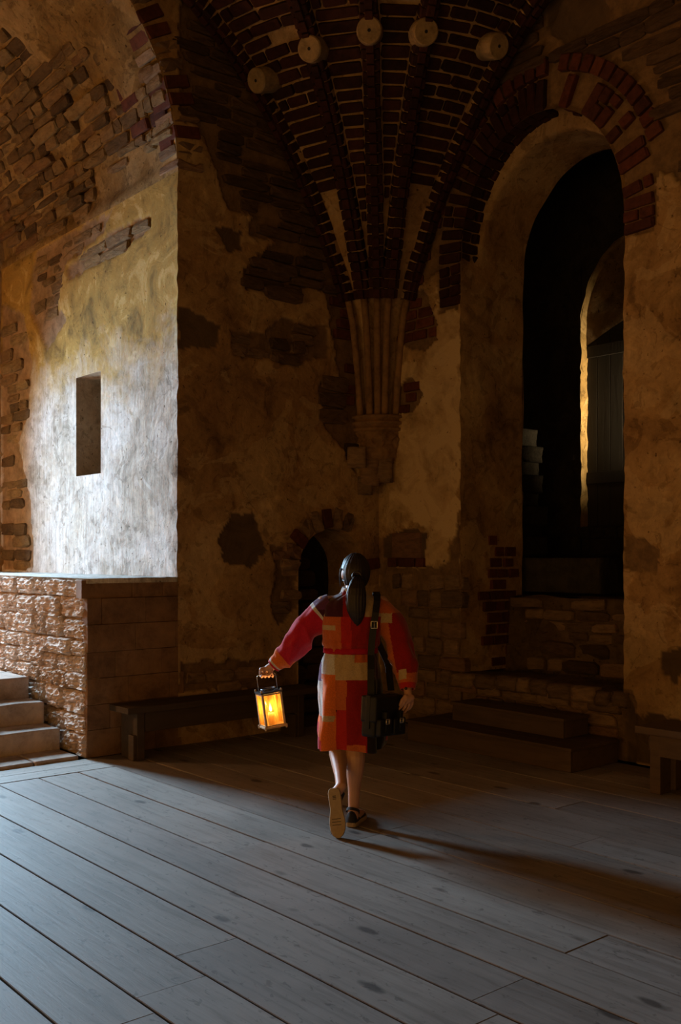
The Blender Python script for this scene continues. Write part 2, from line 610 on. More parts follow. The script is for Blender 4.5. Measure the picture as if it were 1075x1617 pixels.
def rough_mesh(name, seed, mat, n=7):
    """hewn block with a rugged face towards -y"""
    rnd = random.Random(seed)
    off = rnd.uniform(0, 50)
    v, f = [], []
    rows = []
    for i in range(n + 1):
        row = []
        for j in range(n + 1):
            a, b = i / n - 0.5, j / n - 0.5
            e = min(0.5 - abs(a), 0.5 - abs(b)) * 2
            y = -0.5 + 0.16 * nz(a * 3 + off, b * 3, off) + 0.17 * nz(a * 8 + off, b * 8, off) + 0.08 * nz(a * 19 + off, b * 19, off)
            y = y * 1.0 + 0.17 * max(0, 1 - e * 8)
            row.append(len(v))
            v.append((a + 0.04 * nz(b * 4 + off, 1.7, a), y, b + 0.05 * nz(a * 4, off, 3.3)))
        rows.append(row)
    for i in range(n):
        for j in range(n):
            f.append((rows[i][j], rows[i + 1][j], rows[i + 1][j + 1], rows[i][j + 1]))
    ring = [rows[i][0] for i in range(n + 1)] + [rows[n][j] for j in range(1, n + 1)] + [rows[i][n] for i in range(n - 1, -1, -1)] + [rows[0][j] for j in range(n - 1, 0, -1)]
    back = []
    for r in ring:
        x, y, z = v[r]
        back.append(len(v))
        v.append((x, 0.5, z))
    for k in range(len(ring)):
        j = (k + 1) % len(ring)
        f.append((ring[j], ring[k], back[k], back[j]))
    me = bpy.data.meshes.new(name)
    me.from_pydata(v, [], f)
    me.materials.append(mat)
    me.polygons.foreach_set('use_smooth', [n < 12] * len(me.polygons))
    return me


BRICK = [bevel_box_mesh('brick', i, 0.035, 0.06, M['brick']) for i in range(5)]
DBRICK = [bevel_box_mesh('brick', 20 + i, 0.04, 0.07, M['dark_brick']) for i in range(5)]
STONE = [stone_mesh('stone', 40 + i, M['stone']) for i in range(6)]
DSTONE = [stone_mesh('stone', 60 + i, M['dark_stone']) for i in range(6)]
RSTONE = [stone_mesh('stone', 80 + i, M['recess_stone']) for i in range(6)]
ROUGH = [rough_mesh('stone', 100 + i, M['pale_stone'], 14) for i in range(6)]
DRESS = [bevel_box_mesh('stone', 120 + i, 0.006, 0.016, M['dressed_stone']) for i in range(4)]
BLACKST = [rough_mesh('stone', 160 + i, M['near_black_stone'], 7) for i in range(4)]
GREYST = [rough_mesh('stone', 140 + i, M['stone'], 5) for i in range(4)]


def piece(name, pool, parent, c, U, Nn, W, dims):
    """one brick or stone: centre c, axes U (length) Nn (outward) W (height)"""
    U, Nn, W = Vector(U), Vector(Nn), Vector(W)
    o = bpy.data.objects.new(name, random.choice(pool))
    m = Matrix.Identity(4)
    m.col[0][:3] = U * dims[0]
    m.col[1][:3] = -Nn * dims[1]
    m.col[2][:3] = W * dims[2]
    m.col[3][:3] = Vector(c)
    col.objects.link(o)
    o.parent = parent
    o.matrix_basis = m
    return o


def courses(parent, pool, name, frame, zone, h=(0.09, 0.13), ln=(0.16, 0.42), proud=(0.0, 0.02), depth=0.07, gap=0.014, skip=0.0, seed=0, tilt=0.0, avoid=None, jit=0.0):
    """courses of pieces laid within a zone; frame(u, v) -> (point, U, N, W)"""
    rnd = random.Random(seed)
    n = 0
    for poly, b in zone.p:
        z = b[2]
        while z < b[3]:
            hh = rnd.uniform(*h)
            u = b[0] - rnd.uniform(0, 0.15)
            while u < b[1]:
                l = rnd.uniform(*ln)
                cu, cz = u + l / 2, z + hh / 2
                ok = zone.has(cu, cz, 0) and (zone.has(u + 0.25 * l, cz, 0) and zone.has(u + 0.75 * l, cz, 0))
                if ok and avoid and (avoid(cu, cz) or avoid(u, cz) or avoid(u + l, cz)):
                    ok = False
                if ok and rnd.random() >= skip:
                    p, U, Nn, W = frame(cu, cz)
                    a = rnd.uniform(-jit, jit) + tilt
                    U2 = U * math.cos(a) + W * math.sin(a)
                    W2 = W * math.cos(a) - U * math.sin(a)
                    pr = rnd.uniform(*proud)
                    piece(name, pool, parent, p + Nn * (pr - depth / 2), U2, Nn, W2, (l - gap, depth, hh - gap))
                    n += 1
                u += l
            z += hh
    return n


# ================================================================== dimensions of the hall
HT = 6.9
JU = 2.32           # jamb of the left recess, metres from the corner
SU = 3.16           # side of the stair cut
REC = -3.85         # depth of the recess
LED = 1.43          # ledge height
ARC_C, ARC_R, ARC_Z = 4.40, 2.08, 4.88


def arch_left(u):
    d = max(-1.0, min(1.0, (u - ARC_C) / ARC_R))
    return ARC_Z + ARC_R * math.sqrt(max(0, 1 - d * d))


NX0, NX1, NZ0, NRISE = 1.105, 2.836, 4.30, 1.07
NXC, NHW = (NX0 + NX1) / 2, (NX1 - NX0) / 2


def arch_right(u):
    d = max(-1.0, min(1.0, (u - NXC) / NHW))
    return NZ0 + NRISE * math.sqrt(max(0, 1 - d * d))


DU0, DU1, DZ0, DRISE = 0.20, 1.02, 1.46, 0.41


def arch_door(u):
    d = max(-1.0, min(1.0, (u - (DU0 + DU1) / 2) / ((DU1 - DU0) / 2)))
    return DZ0 + DRISE * math.sqrt(max(0, 1 - d * d))


def edge_wob(z, s):
    return 0.016 * nz(z * 3.1, s, 0.3) + 0.012 * nz(z * 11, s, 2.3)


LZ = Zones([
    [(2.29, 6.9), (2.29, 5.32), (2.12, 5.33), (2.0, 5.15), (1.86, 4.83), (1.79, 4.67), (1.54, 4.68), (1.59, 4.48), (1.28, 4.5), (1.64, 4.15), (1.61, 4.01), (1.03, 4.08), (0.86, 4.18), (0.64, 4.08), (0.58, 3.88), (0.39, 3.94), (0.44, 4.36), (0.68, 4.92), (1.14, 5.58), (1.46, 5.9), (1.9, 6.23), (2.2, 6.9)],
    [(1.79, 3.61), (1.39, 3.64), (1.25, 3.78), (0.64, 3.81), (0.63, 3.54), (1.03, 3.4), (1.77, 3.38)],
    [(0.76, 3.25), (0.56, 3.32), (0.24, 3.09), (0.24, 2.78), (0.3, 2.43), (0.44, 2.61), (0.68, 2.81)],
    [(1.35, 1.7), (1.01, 1.7), (1.03, 1.12), (1.25, 0.96), (1.33, 1.19), (1.25, 1.48)],
    [(2.30, 0.69), (1.67, 0.67), (1.03, 0.64), (1.03, 0.37), (2.30, 0.46)]])
LBZ = Zones([[(0.66, 4.08), (0.34, 4.07), (0.25, 3.09), (0.44, 3.07), (0.58, 3.67)]])
LP = Zones([
    [(2.31, 3.7), (2.19, 3.73), (1.9, 3.62), (1.94, 3.45), (2.13, 3.39), (2.31, 3.39)],
    [(1.9, 1.76), (1.77, 1.98), (1.53, 2.0), (1.39, 1.66), (1.53, 1.51), (1.87, 1.57)],
    [(1.94, 4.48), (1.67, 4.5), (1.64, 4.34), (1.8, 4.29)]])
RZ = Zones([
    [(0.0, 1.5), (0.11, 1.59), (0.29, 1.49), (0.81, 1.49), (0.95, 1.57), (1.09, 1.60), (1.09, 0.0), (0.0, 0.0)],
    [(2.78, 4.34), (2.98, 4.41), (3.14, 4.54), (3.4, 4.32), (4.4, 4.35), (4.4, 6.9), (1.93, 6.9), (1.36, 6.02), (0.89, 5.32), (0.72, 4.95), (1.1, 4.96)],
    [(NX0 - 0.05, -0.1), (NX1 + 0.12, -0.1), (NX1 + 0.08, 0.56), (NX0 - 0.05, 0.56)],
    [(NX0 - 0.28, 3.89), (NX0, 3.89), (NX0, 4.6), (NX0 - 0.28, 4.6)],
    [(NX1, 4.10), (NX1 + 0.28, 4.10), (NX1 + 0.28, 4.6), (NX1, 4.6)],
    [(NX0 - 0.25, 4.3), (NX0 + 0.1, 4.3), (1.5, 5.2), (2.0, 5.4), (2.5, 5.2), (NX1 - 0.1, 4.3), (NX1 + 0.3, 4.3), (NX1 + 0.1, 5.3), (2.3, 5.8), (1.6, 5.8), (1.0, 5.3)]])
RBZ = Zones([
    [(0.38, 4.27), (0.51, 4.46), (0.62, 4.67), (0.81, 4.98), (1.1, 5.02), (1.1, 4.41), (0.89, 4.4), (0.81, 4.27), (0.62, 4.19)],
    [(0.28, 4.08), (0.6, 4.16), (0.81, 3.82), (0.81, 3.62), (0.62, 3.56), (0.38, 3.65), (0.28, 3.7)],
    [(0.26, 3.27), (0.47, 3.34), (0.64, 3.16), (0.47, 3.0), (0.26, 2.99)],
    [(0.95, 1.58), (1.05, 1.92), (1.10, 1.92), (1.10, 1.58)],
    [(2.84, 1.77), (2.98, 1.77), (3.14, 1.65), (3.12, 1.5), (3.0, 1.5), (2.84, 1.48)]])
RP = Zones([
    [(0.07, 1.78), (0.38, 1.89), (0.66, 1.82), (0.66, 1.51), (0.29, 1.5), (0.07, 1.59)],
    [(2.84, 0.48), (2.98, 0.38), (3.14, 0.42), (3.33, 0.37), (3.46, 0.0), (2.84, 0.0)],
    [(3.17, 0.88), (3.33, 0.94), (3.4, 0.76), (3.25, 0.67), (3.17, 0.74)],
    [(2.04, 6.41), (2.68, 6.13), (2.66, 5.81), (2.35, 5.8), (2.1, 5.99)]])


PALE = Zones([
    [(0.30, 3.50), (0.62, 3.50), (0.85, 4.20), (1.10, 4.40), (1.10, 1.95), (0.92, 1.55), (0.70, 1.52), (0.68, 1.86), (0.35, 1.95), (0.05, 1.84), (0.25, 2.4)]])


def relief(u, z, seed):
    return 0.020 * nz(u * 0.8, z * 0.8, seed) + 0.008 * nz(u * 3, z * 3, seed) + 0.003 * nz(u * 10, z * 10, seed)


class Wall:
    """displaced wall surface built in strips; keeps the fall-off and patch attributes"""
    def __init__(self, mapfn, expo, patch, seed, edges, pale=None):
        self.pale = pale
        self.mb = MB()
        self.ex, self.pa, self.pl = [], [], []
        self.map, self.expo, self.patch, self.seed, self.edges = mapfn, expo, patch, seed, edges

    def strip(self, u0, u1, zlo, zhi, du=0.02, dz=0.02, uedges=None, flip=False):
        us = frange(u0, u1, du)
        if uedges is None:
            pass
        zmin = min(zlo(u) for u in us)
        nrow = max(1, int(math.ceil((zhi - zmin) / dz)))
        rows = []
        for u in us:
            a = zlo(u)
            row = []
            for k in range(nrow + 1):
                z = a + (zhi - a) * k / nrow
                e = any(zz.has(u, z) for zz in self.expo)
                p = any(zz.has(u, z) for zz in self.patch)
                d = relief(u, z, self.seed) - (0.022 if e else 0.0) - (0.008 if p else 0)
                fade = 1.0
                for kind, val, z0, z1 in self.edges:
                    if kind == 'u' and z0 - 0.02 <= z <= z1 + 0.02:
                        fade = min(fade, abs(u - val) / 0.05)
                    elif kind == 'f':
                        if z0 <= u <= z1:
                            fade = min(fade, abs(z - val(u)) / 0.05)
                d *= max(0.0, min(1.0, fade))
                row.append(self.map(u, z, d))
                self.ex.append(1.0 if e else 0.0)
                self.pa.append(1.0 if p else 0.0)
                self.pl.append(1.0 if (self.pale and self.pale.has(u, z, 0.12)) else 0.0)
            rows.append(row)
        self.mb.grid(rows, flip=flip)

    def done(self, name, mat):
        self.mb.a['expo'] = self.ex
        self.mb.a['patch'] = self.pa
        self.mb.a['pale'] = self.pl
        o = self.mb.build(name, mat, None, True)
        tag(o, kind='structure')
        return o


# ------------------------------------------------------------------ left wall (plane x = 0)
def map_left(u, z, d):
    if 1.43 <= z and abs(u - JU) < 0.1 and z < ARC_Z + 0.2:
        u = u + edge_wob(z, 1.0) * (1 - abs(u - JU) / 0.1)
    return (d, -u, z)


wl = Wall(map_left, [LZ, LBZ], [LP], 2.7, [
    ('u', JU, LED, ARC_Z), ('f', arch_left, JU, JU + 2 * ARC_R), ('u', DU0, 0, DZ0), ('u', DU1, 0, DZ0), ('f', arch_door, DU0, DU1), ('u', 0.0, 0, HT)])
wl.strip(0, DU0, lambda u: 0.0, HT)
wl.strip(DU0, DU1, arch_door, HT)
wl.strip(DU1, JU, lambda u: 0.0, HT)
arch_us = 1.0
wl.strip(JU, JU + 0.25, arch_left, HT, 0.012)
wl.strip(JU + 0.25, JU + 2 * ARC_R - 0.25, arch_left, HT, 0.05, 0.05)
wl.strip(JU + 2 * ARC_R - 0.25, JU + 2 * ARC_R, arch_left, HT, 0.03, 0.05)
wl.strip(JU + 2 * ARC_R, 11.0, lambda u: 0.0, HT, 0.2, 0.2)
wall_left = wl.done('wall_left', M['plaster'])


def frame_left(u, z):
    return Vector((0, -u, z)), Vector((0, -1, 0)), Vector((1, 0, 0)), Vector((0, 0, 1))


# small doorway in the left wall
mb = MB()
dep = 0.55
rows = []
prof = [(DU0, z) for z in frange(0, DZ0, 0.1)] + [((DU0 + DU1) / 2 - (DU1 - DU0) / 2 * math.cos(t), DZ0 + DRISE * math.sin(t)) for t in [PI * k / 16 for k in range(1, 16)]] + [(DU1, z) for z in frange(DZ0, 0, 0.1)]
for x in frange(0, -dep, 0.06):
    rows.append([(x, -(u + (0.01 * nz(x * 6, z * 6, 1.1) if x < 0 else 0)), z + (0.01 * nz(x * 6, z * 6, 4.1) if x < 0 else 0)) for u, z in prof])
mb.grid(rows, flip=True)
door_rev = mb.build('wall_doorway_reveal', M['plaster'], None, True)
tag(door_rev, kind='structure')
mb = MB()
mb.grid([[(-dep, -u, z) for z in frange(0, 2.0, 0.1)] for u in frange(DU0 - 0.1, DU1 + 0.1, 0.1)])
door_back = mb.build('wall_doorway_back', M['near_black'], None, True)
tag(door_back, kind='structure')


def frame_doorback(u, z):
    return Vector((-dep, -u, z)), Vector((0, -1, 0)), Vector((1, 0, 0)), Vector((0, 0, 1))


courses(door_back, DSTONE, 'stone', frame_doorback, Zones([[(0.22, 0.02), (1.0, 0.02), (1.0, 1.5), (0.8, 1.8), (0.4, 1.8), (0.22, 1.5)]]), (0.12, 0.2), (0.15, 0.35), (0.0, 0.05), 0.1, seed=51, skip=0.12)
# stones round the doorway arch
for k in range(12):
    t = PI * (k + 0.5) / 12
    uc, hw = (DU0 + DU1) / 2, (DU1 - DU0) / 2
    nrm = Vector((0, math.cos(t), math.sin(t)))
    tan = Vector((0, math.sin(t), -math.cos(t)))
    c = Vector((-0.04, -(uc - hw * math.cos(t)), DZ0 + DRISE * math.sin(t))) + nrm * 0.10
    if c.y > -0.02:
        continue
    if k in (1, 2, 3):
        continue
    piece('stone', STONE if k % 3 else BRICK, wall_left, c, tan, Vector((1, 0, 0)), nrm, (0.105, 0.14, 0.19))

# masonry showing through the left wall
z_hi, z_lo = Zones([LZ.p[0][0]]), Zones([p for p, b in LZ.p[1:2]])
courses(wall_left, DSTONE, 'stone', frame_left, z_hi, (0.075, 0.125), (0.20, 0.55), (0.0, 0.025), 0.08, seed=1, skip=0.04, jit=0.03, tilt=-0.02)
courses(wall_left, STONE, 'stone', frame_left, z_lo, (0.08, 0.11), (0.14, 0.32), (-0.005, 0.01), 0.08, seed=2, skip=0.25, jit=0.03)
courses(wall_left, DSTONE, 'stone', frame_left, Zones([LZ.p[2][0]]), (0.12, 0.18), (0.22, 0.4), (-0.01, 0.03), 0.09, seed=3)
courses(wall_left, STONE, 'stone', frame_left, Zones([LZ.p[3][0]]), (0.10, 0.15), (0.14, 0.25), (-0.01, 0.015), 0.08, seed=4)
courses(wall_left, STONE, 'stone', frame_left, Zones([LZ.p[4][0]]), (0.10, 0.15), (0.15, 0.4), (-0.01, 0.015), 0.08, seed=5, skip=0.1)
courses(wall_left, BRICK, 'brick', frame_left, LBZ, (0.10, 0.11), (0.14, 0.24), (0.0, 0.02), 0.09, 0.02, seed=6)
for u, z, l, h in ((1.20, 4.02, 0.42, 0.13), (1.55, 4.06, 0.24, 0.09), (1.22, 4.24, 0.36, 0.10), (1.42, 4.26, 0.30, 0.09), (1.25, 3.55, 0.20, 0.10), (1.02, 3.55, 0.13, 0.12), (1.15, 3.42, 0.28, 0.09)):
    piece('stone', DSTONE, wall_left, (0.0, -u, z), (0, -1, 0), (1, 0, 0), (0, 0, 1), (l, 0.07, h))
# brick-edged arch of the recess, on the hall side
for k in range(20):
    t = math.radians(2 + k * 3.6)
    nrm = Vector((0, math.cos(t), math.sin(t)))
    tan = Vector((0, -math.sin(t), math.cos(t)))
    c = Vector((-0.13, -(ARC_C - ARC_R * math.cos(t)), ARC_Z + ARC_R * math.sin(t))) + nrm * 0.125
    pool = BRICK if k in (2, 4, 5, 8, 9, 12, 14) else STONE
    piece('brick' if pool is BRICK else 'stone', pool, wall_left, c, nrm, Vector((1, 0, 0)), tan, (0.25, 0.30, 0.105))


# ------------------------------------------------------------------ left recess
def jamb_map(x, z, d):
    e = edge_wob(z, 1.0) * max(0.0, 1 + x / 0.1) if z < ARC_Z + 0.2 else 0.0
    return (x, -(JU + e) - d, z)


SX0, SX1, SZ0, SZ1 = -1.93, -1.40, 2.40, 3.38
JZ = Zones([[(-0.48, 4.64), (-1.13, 4.65), (-2.15, 4.51), (-2.08, 4.4), (-0.89, 4.44), (-0.46, 4.51)],
            [(-3.83, 4.49), (-3.25, 4.25), (-3.0, 3.7), (-3.1, 3.2), (-3.35, 2.85), (-3.05, 2.2), (-2.95, 1.46), (-3.85, 1.44)],
            [(-2.9, 4.86), (-1.2, 4.86), (-1.35, 4.70), (-2.2, 4.56), (-2.35, 4.2), (-2.15, 4.0), (-2.6, 3.75), (-3.1, 4.3)]])


class JambEdges:
    pass


jw = Wall(jamb_map, [JZ], [], 8.3, [
    ('u', 0.0, 0, 9), ('u', SX0, SZ0, SZ1), ('u', SX1, SZ0, SZ1),
    ('f', lambda u: SZ0, SX0, SX1), ('f', lambda u: SZ1, SX0, SX1), ('f', lambda u: ARC_Z, REC, 0)])
jw.strip(REC, SX0, lambda u: LED, ARC_Z, 0.03, 0.03)
jw.strip(SX0, SX1, lambda u: LED, SZ0, 0.03, 0.03)
jw.strip(SX0, SX1, lambda u: SZ1, ARC_Z, 0.03, 0.03)
jw.strip(SX1, 0.0, lambda u: LED, ARC_Z, 0.03, 0.03)
wall_jamb = jw.done('wall_recess_jamb', M['limewash'])
# pocket in the jamb
mb = MB()
pd = 0.34
ring = [(SX0, z) for z in frange(SZ0, SZ1, 0.06)] + [(x, SZ1) for x in frange(SX0, SX1, 0.06)][1:] + [(SX1, z) for z in frange(SZ1, SZ0, 0.06)][1:] + [(x, SZ0) for x in frange(SX1, SX0, 0.06)][1:-1]
rows = []
for q in frange(0, pd, 0.05):
    k = 0.0 if q == 0 else 1.0
    rows.append([(x + k * 0.012 * nz(x * 9, z * 9, q * 7), -JU + q, z + k * 0.012 * nz(x * 9, z * 9, q * 7 + 5)) for x, z in ring])
mb.grid(rows, closed=True)
mb.grid([[(x, -JU + pd - 0.02 + 0.02 * nz(x * 5, z * 5, 2), z) for z in frange(SZ0 - 0.05, SZ1 + 0.05, 0.05)] for x in frange(SX0 - 0.05, SX1 + 0.05, 0.05)])
pocket = mb.build('wall_recess_pocket', M['rough_mortar'], None, True)
tag(pocket, kind='structure')


def frame_pocket(x, z):
    return Vector((x, -JU + pd - 0.02, z)), Vector((1, 0, 0)), Vector((0, -1, 0)), Vector((0, 0, 1))


courses(pocket, DSTONE, 'stone', frame_pocket, Zones([[(SX0, SZ0), (SX1, SZ0), (SX1, SZ1), (SX0, SZ1)]]), (0.16, 0.24), (0.2, 0.4), (0.0, 0.03), 0.06, seed=9)


def frame_jamb(x, z):
    return Vector((x, -JU, z)), Vector((1, 0, 0)), Vector((0, -1, 0)), Vector((0, 0, 1))


courses(wall_jamb, RSTONE, 'stone', frame_jamb, Zones([JZ.p[0][0]]), (0.10, 0.13), (0.3, 0.6), (0.0, 0.02), 0.08, seed=12)
courses(wall_jamb, RSTONE, 'stone', frame_jamb, Zones([JZ.p[2][0]]), (0.08, 0.14), (0.15, 0.5), (-0.015, 0.012), 0.08, seed=14, skip=0.2, jit=0.05)
courses(wall_jamb, RSTONE, 'stone', frame_jamb, Zones([JZ.p[1][0]]), (0.10, 0.15), (0.2, 0.5), (-0.01, 0.015), 0.08, seed=13, skip=0.15, jit=0.03)

# barrel vault over the recess
T0, T1 = 0.0, math.radians(180)
mb = MB()
ex = []
rows = []
BVZ = []
for x in frange(0, REC, 0.05):
    row = []
    for k in range(121):
        t = PI * k / 120
        s = ARC_R * t
        ee = 0 if x > -0.01 else 1
        d = ee * (0.03 * nz(x * 1.1, s * 1.1, 6.6) + 0.016 * nz(x * 4, s * 4, 1.6))
        if ee and t < 2.0 and s > 0.06:
            d += 0.040 * max(0.0, min(1.0, (nz(x * 0.9, s * 1.3, 12.5) + 0.36) * 6)) + 0.012 * max(-1, min(1, 4 * nz(x * 2.2, s * 5.5, 7.7)))
        d *= min(1.0, t / 0.07)
        r = ARC_R + max(d, -0.03)
        e = edge_wob(ARC_Z, 1.0) * max(0.0, 1 + x / 0.1) * max(0, 1 - t / 0.1)
        row.append((x, -(ARC_C - r * math.cos(t)) - e, ARC_Z + r * math.sin(t)))
    rows.append(row)
mb.grid(rows)
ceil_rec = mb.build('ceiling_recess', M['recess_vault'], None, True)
tag(ceil_rec, kind='structure')
rnd = random.Random(77)
cnt = 0
s = 0.06
while s < 2.75:
    hh = rnd.uniform(0.07, 0.14)
    x = -0.02 - rnd.uniform(0, 0.1)
    t = (s + hh / 2) / ARC_R
    while x > REC + 0.2:
        l = rnd.uniform(0.12, 0.30) if rnd.random() < 0.55 else rnd.uniform(0.3, 0.62)
        cx = x - l / 2
        dens = nz(cx * 0.9, s * 1.3, 12.5)
        low = s < 0.45
        keep = dens > (-0.10 if low else -0.34)
        if low and cx < -0.3 and cx > -1.6 and s < 0.3:
            keep = False
        if keep and rnd.random() > 0.13 and cnt < 298:
            rad = Vector((0, math.cos(t), math.sin(t)))
            tan = Vector((0, -math.sin(t), math.cos(t)))
            c = Vector((cx, -ARC_C, ARC_Z)) + rad * (ARC_R + 0.045 + rnd.uniform(-0.018, 0.022))
            red = cx > -0.75 and rnd.random() < 0.28
            a = rnd.uniform(-0.05, 0.05)
            U2 = Vector((1, 0, 0)) * math.cos(a) + tan * math.sin(a)
            W2 = tan * math.cos(a) - Vector((1, 0, 0)) * math.sin(a)
            piece('brick' if red else 'stone', BRICK if red else RSTONE, ceil_rec, c, U2, -rad, W2, (min(l, 0.27) if red else l - 0.010, 0.09, hh - 0.010))
            cnt += 1
        x -= l
    s += hh

# back wall of the recess with its window, far jamb, ledges, stair cut
WY0, WY1, WZ0, WZ1 = -4.15, -3.22, 1.60, 3.75
mb = MB()
mb.grid([[(REC, y, z) for z in frange(0, 7.0, 0.2)] for y in frange(-JU + 0.3, WY1, 0.1)])
mb.grid([[(REC, y, z) for z in frange(0, WZ0, 0.2)] for y in frange(WY1, WY0, 0.1)])
mb.grid([[(REC, y, z) for z in frange(WZ1, 7.0, 0.2)] for y in frange(WY1, WY0, 0.1)])
mb.grid([[(REC, y, z) for z in frange(0, 7.0, 0.2)] for y in frange(WY0, -6.8, 0.2)])
for a, b in (((WY0, WZ0), (WY0, WZ1)), ((WY0, WZ1), (WY1, WZ1)), ((WY1, WZ1), (WY1, WZ0)), ((WY1, WZ0), (WY0, WZ0))):
    mb.grid([[(x, a[0], a[1]), (x, b[0], b[1])] for x in (REC, -4.62)])
wall_rb = mb.build('wall_recess_back', M['plaster'], None, False)
tag(wall_rb, kind='structure')
win = MB()
win.box((-4.66, WY0, WZ0), (-4.60, WY0 + 0.06, WZ1))
win.box((-4.66, WY1 - 0.06, WZ0), (-4.60, WY1, WZ1))
win.box((-4.66, WY0, WZ0), (-4.60, WY1, WZ0 + 0.06))
win.box((-4.66, WY0, WZ1 - 0.06), (-4.60, WY1, WZ1))
window_1 = win.build('window_1', M['bench_wood'])
tag(window_1, kind='structure')
mu = MB()
mu.box((-4.65, (WY0 + WY1) / 2 - 0.02, WZ0), (-4.61, (WY0 + WY1) / 2 + 0.02, WZ1))
mu.build('glazing_bar', M['bench_wood'], window_1)
for z in (2.14, 2.675, 3.21):
    mu = MB()
    mu.box((-4.65, WY0, z - 0.02), (-4.61, WY1, z + 0.02))
    mu.build('glazing_bar', M['bench_wood'], window_1)
M['pane'] = plain('window_glass', (0.75, 0.85, 0.9), 0.05)
M['pane'].node_tree.nodes['Principled BSDF'].inputs['Transmission Weight'].default_value = 1.0
zs = [WZ0 + 0.04, 2.14, 2.675, 3.21, WZ1 - 0.04]
for i in range(4):
    for y0, y1 in ((WY0 + 0.06, (WY0 + WY1) / 2 - 0.02), ((WY0 + WY1) / 2 + 0.02, WY1 - 0.06)):
        g = MB()
        g.box((-4.635, y0, zs[i] + 0.02), (-4.630, y1, zs[i + 1] - 0.0))
        g.build('pane', M['pane'], window_1)
mb = MB()
mb.grid([[(x, -(JU + 2 * ARC_R), z) for z in frange(0, ARC_Z, 0.3)] for x in frange(0, REC, 0.3)], flip=True)
wall_fj = mb.build('wall_recess_far_jamb', M['plaster'], None, True)
tag(wall_fj, kind='structure')

# masonry bench beside the stair: core, hewn side towards the stair, dressed front towards the hall
mb = MB()
mb.box((REC, -SU + 0.05, 0), (-0.05, -JU, LED - 0.03))
core = mb.build('wall_ledge', M['rough_mortar'])
tag(core, kind='structure')
mb = MB()
rows = []
for x in frange(0.0, REC, 0.06):
    rows.append([(x + (0.01 * nz(y * 6, 2.2) if x == 0 else 0), y + (0.012 * nz(x * 5, 7.1) if y == -SU + 0.01 else 0), LED + 0.006 * nz(x * 4, y * 4, 1.9)) for y in frange(-JU - 0.0, -SU + 0.01, 0.06)])
mb.grid(rows)
rows = [[(x, y, z) for z in (LED - 0.04, LED)] for x, y in [(REC, -SU + 0.01), (0, -SU + 0.01), (0, -JU)]]
mb.grid(rows)
ledge = mb.build('coping', M['limewash'], core, True)
mb = MB()
mb.box((REC, -6.5, 0), (0, -5.62, LED))
fl = mb.build('wall_ledge_far', M['rough_mortar'])
tag(fl, kind='structure')


def frame_stair(x, z):
    return Vector((x, -SU, z)), Vector((1, 0, 0)), Vector((0, -1, 0)), Vector((0, 0, 1))


zc = [0.0, 0.18, 0.33, 0.52, 0.66, 0.80, 0.93, 1.10, 1.275, 1.42]
rnd = random.Random(5)
for i in range(len(zc) - 1):
    x = -0.012
    first = True
    while x > REC + 0.1:
        l = rnd.uniform(0.18, 0.44) if zc[i] < 0.9 else rnd.uniform(0.2, 0.5)
        if x - l < REC:
            l = x - REC
        dp = 0.13
        x_in = 0.045 if (first and i == len(zc) - 2) else 0.0
        h = zc[i + 1] - zc[i]
        zt = zc[i] + h / 2
        zj, hj = rnd.uniform(-0.012, 0.012), rnd.uniform(-0.01, 0.012)
        c = Vector((x - l / 2 - x_in / 2, -SU - rnd.uniform(-0.012, 0.014) + dp / 2, zt + (zj if 0 < i < len(zc) - 2 else 0)))
        piece('stone', ROUGH, core, c, (1, 0, 0), (0, -1, 0), (0, 0, 1), (l - 0.004 - x_in, dp, h - 0.004 + (hj if 0 < i < len(zc) - 2 else 0)))
        x -= l
        first = False
# front of the bench: large dressed blocks almost flush
for i, (z0, z1, cuts, xoff) in enumerate((
        (0.0, 0.22, (3.15, 2.85, 2.52, 2.28), 0.0), (0.22, 0.42, (3.15, 2.95, 2.62, 2.30), 0.0), (0.42, 0.63, (3.15, 2.78, 2.40, 2.26), 0.004),
        (0.63, 0.84, (3.15, 2.90, 2.47, 2.28), 0.0), (0.84, 1.06, (3.15, 2.72, 2.34, 2.22), 0.006), (1.06, 1.27, (3.15, 3.02, 2.62, 2.31), 0.004), (1.27, 1.42, (3.19, 2.74, 2.46, 2.29), -0.012))):
    for a, b in zip(cuts[:-1], cuts[1:]):
        piece('stone', DRESS, core, (xoff - 0.045 + random.uniform(-0.004, 0.004), -(a + b) / 2, (z0 + z1) / 2), (0, -1, 0), (1, 0, 0), (0, 0, 1), (a - b - 0.003, 0.10, z1 - z0 - 0.003))

# stone steps
stairs = empty('stone_steps', (-0.2, -4.3, 0))
tag(stairs, 'worn reddish stone steps climbing into the left window recess', 'steps')
stairs_m = Matrix.Translation((0.2, 4.3, 0))


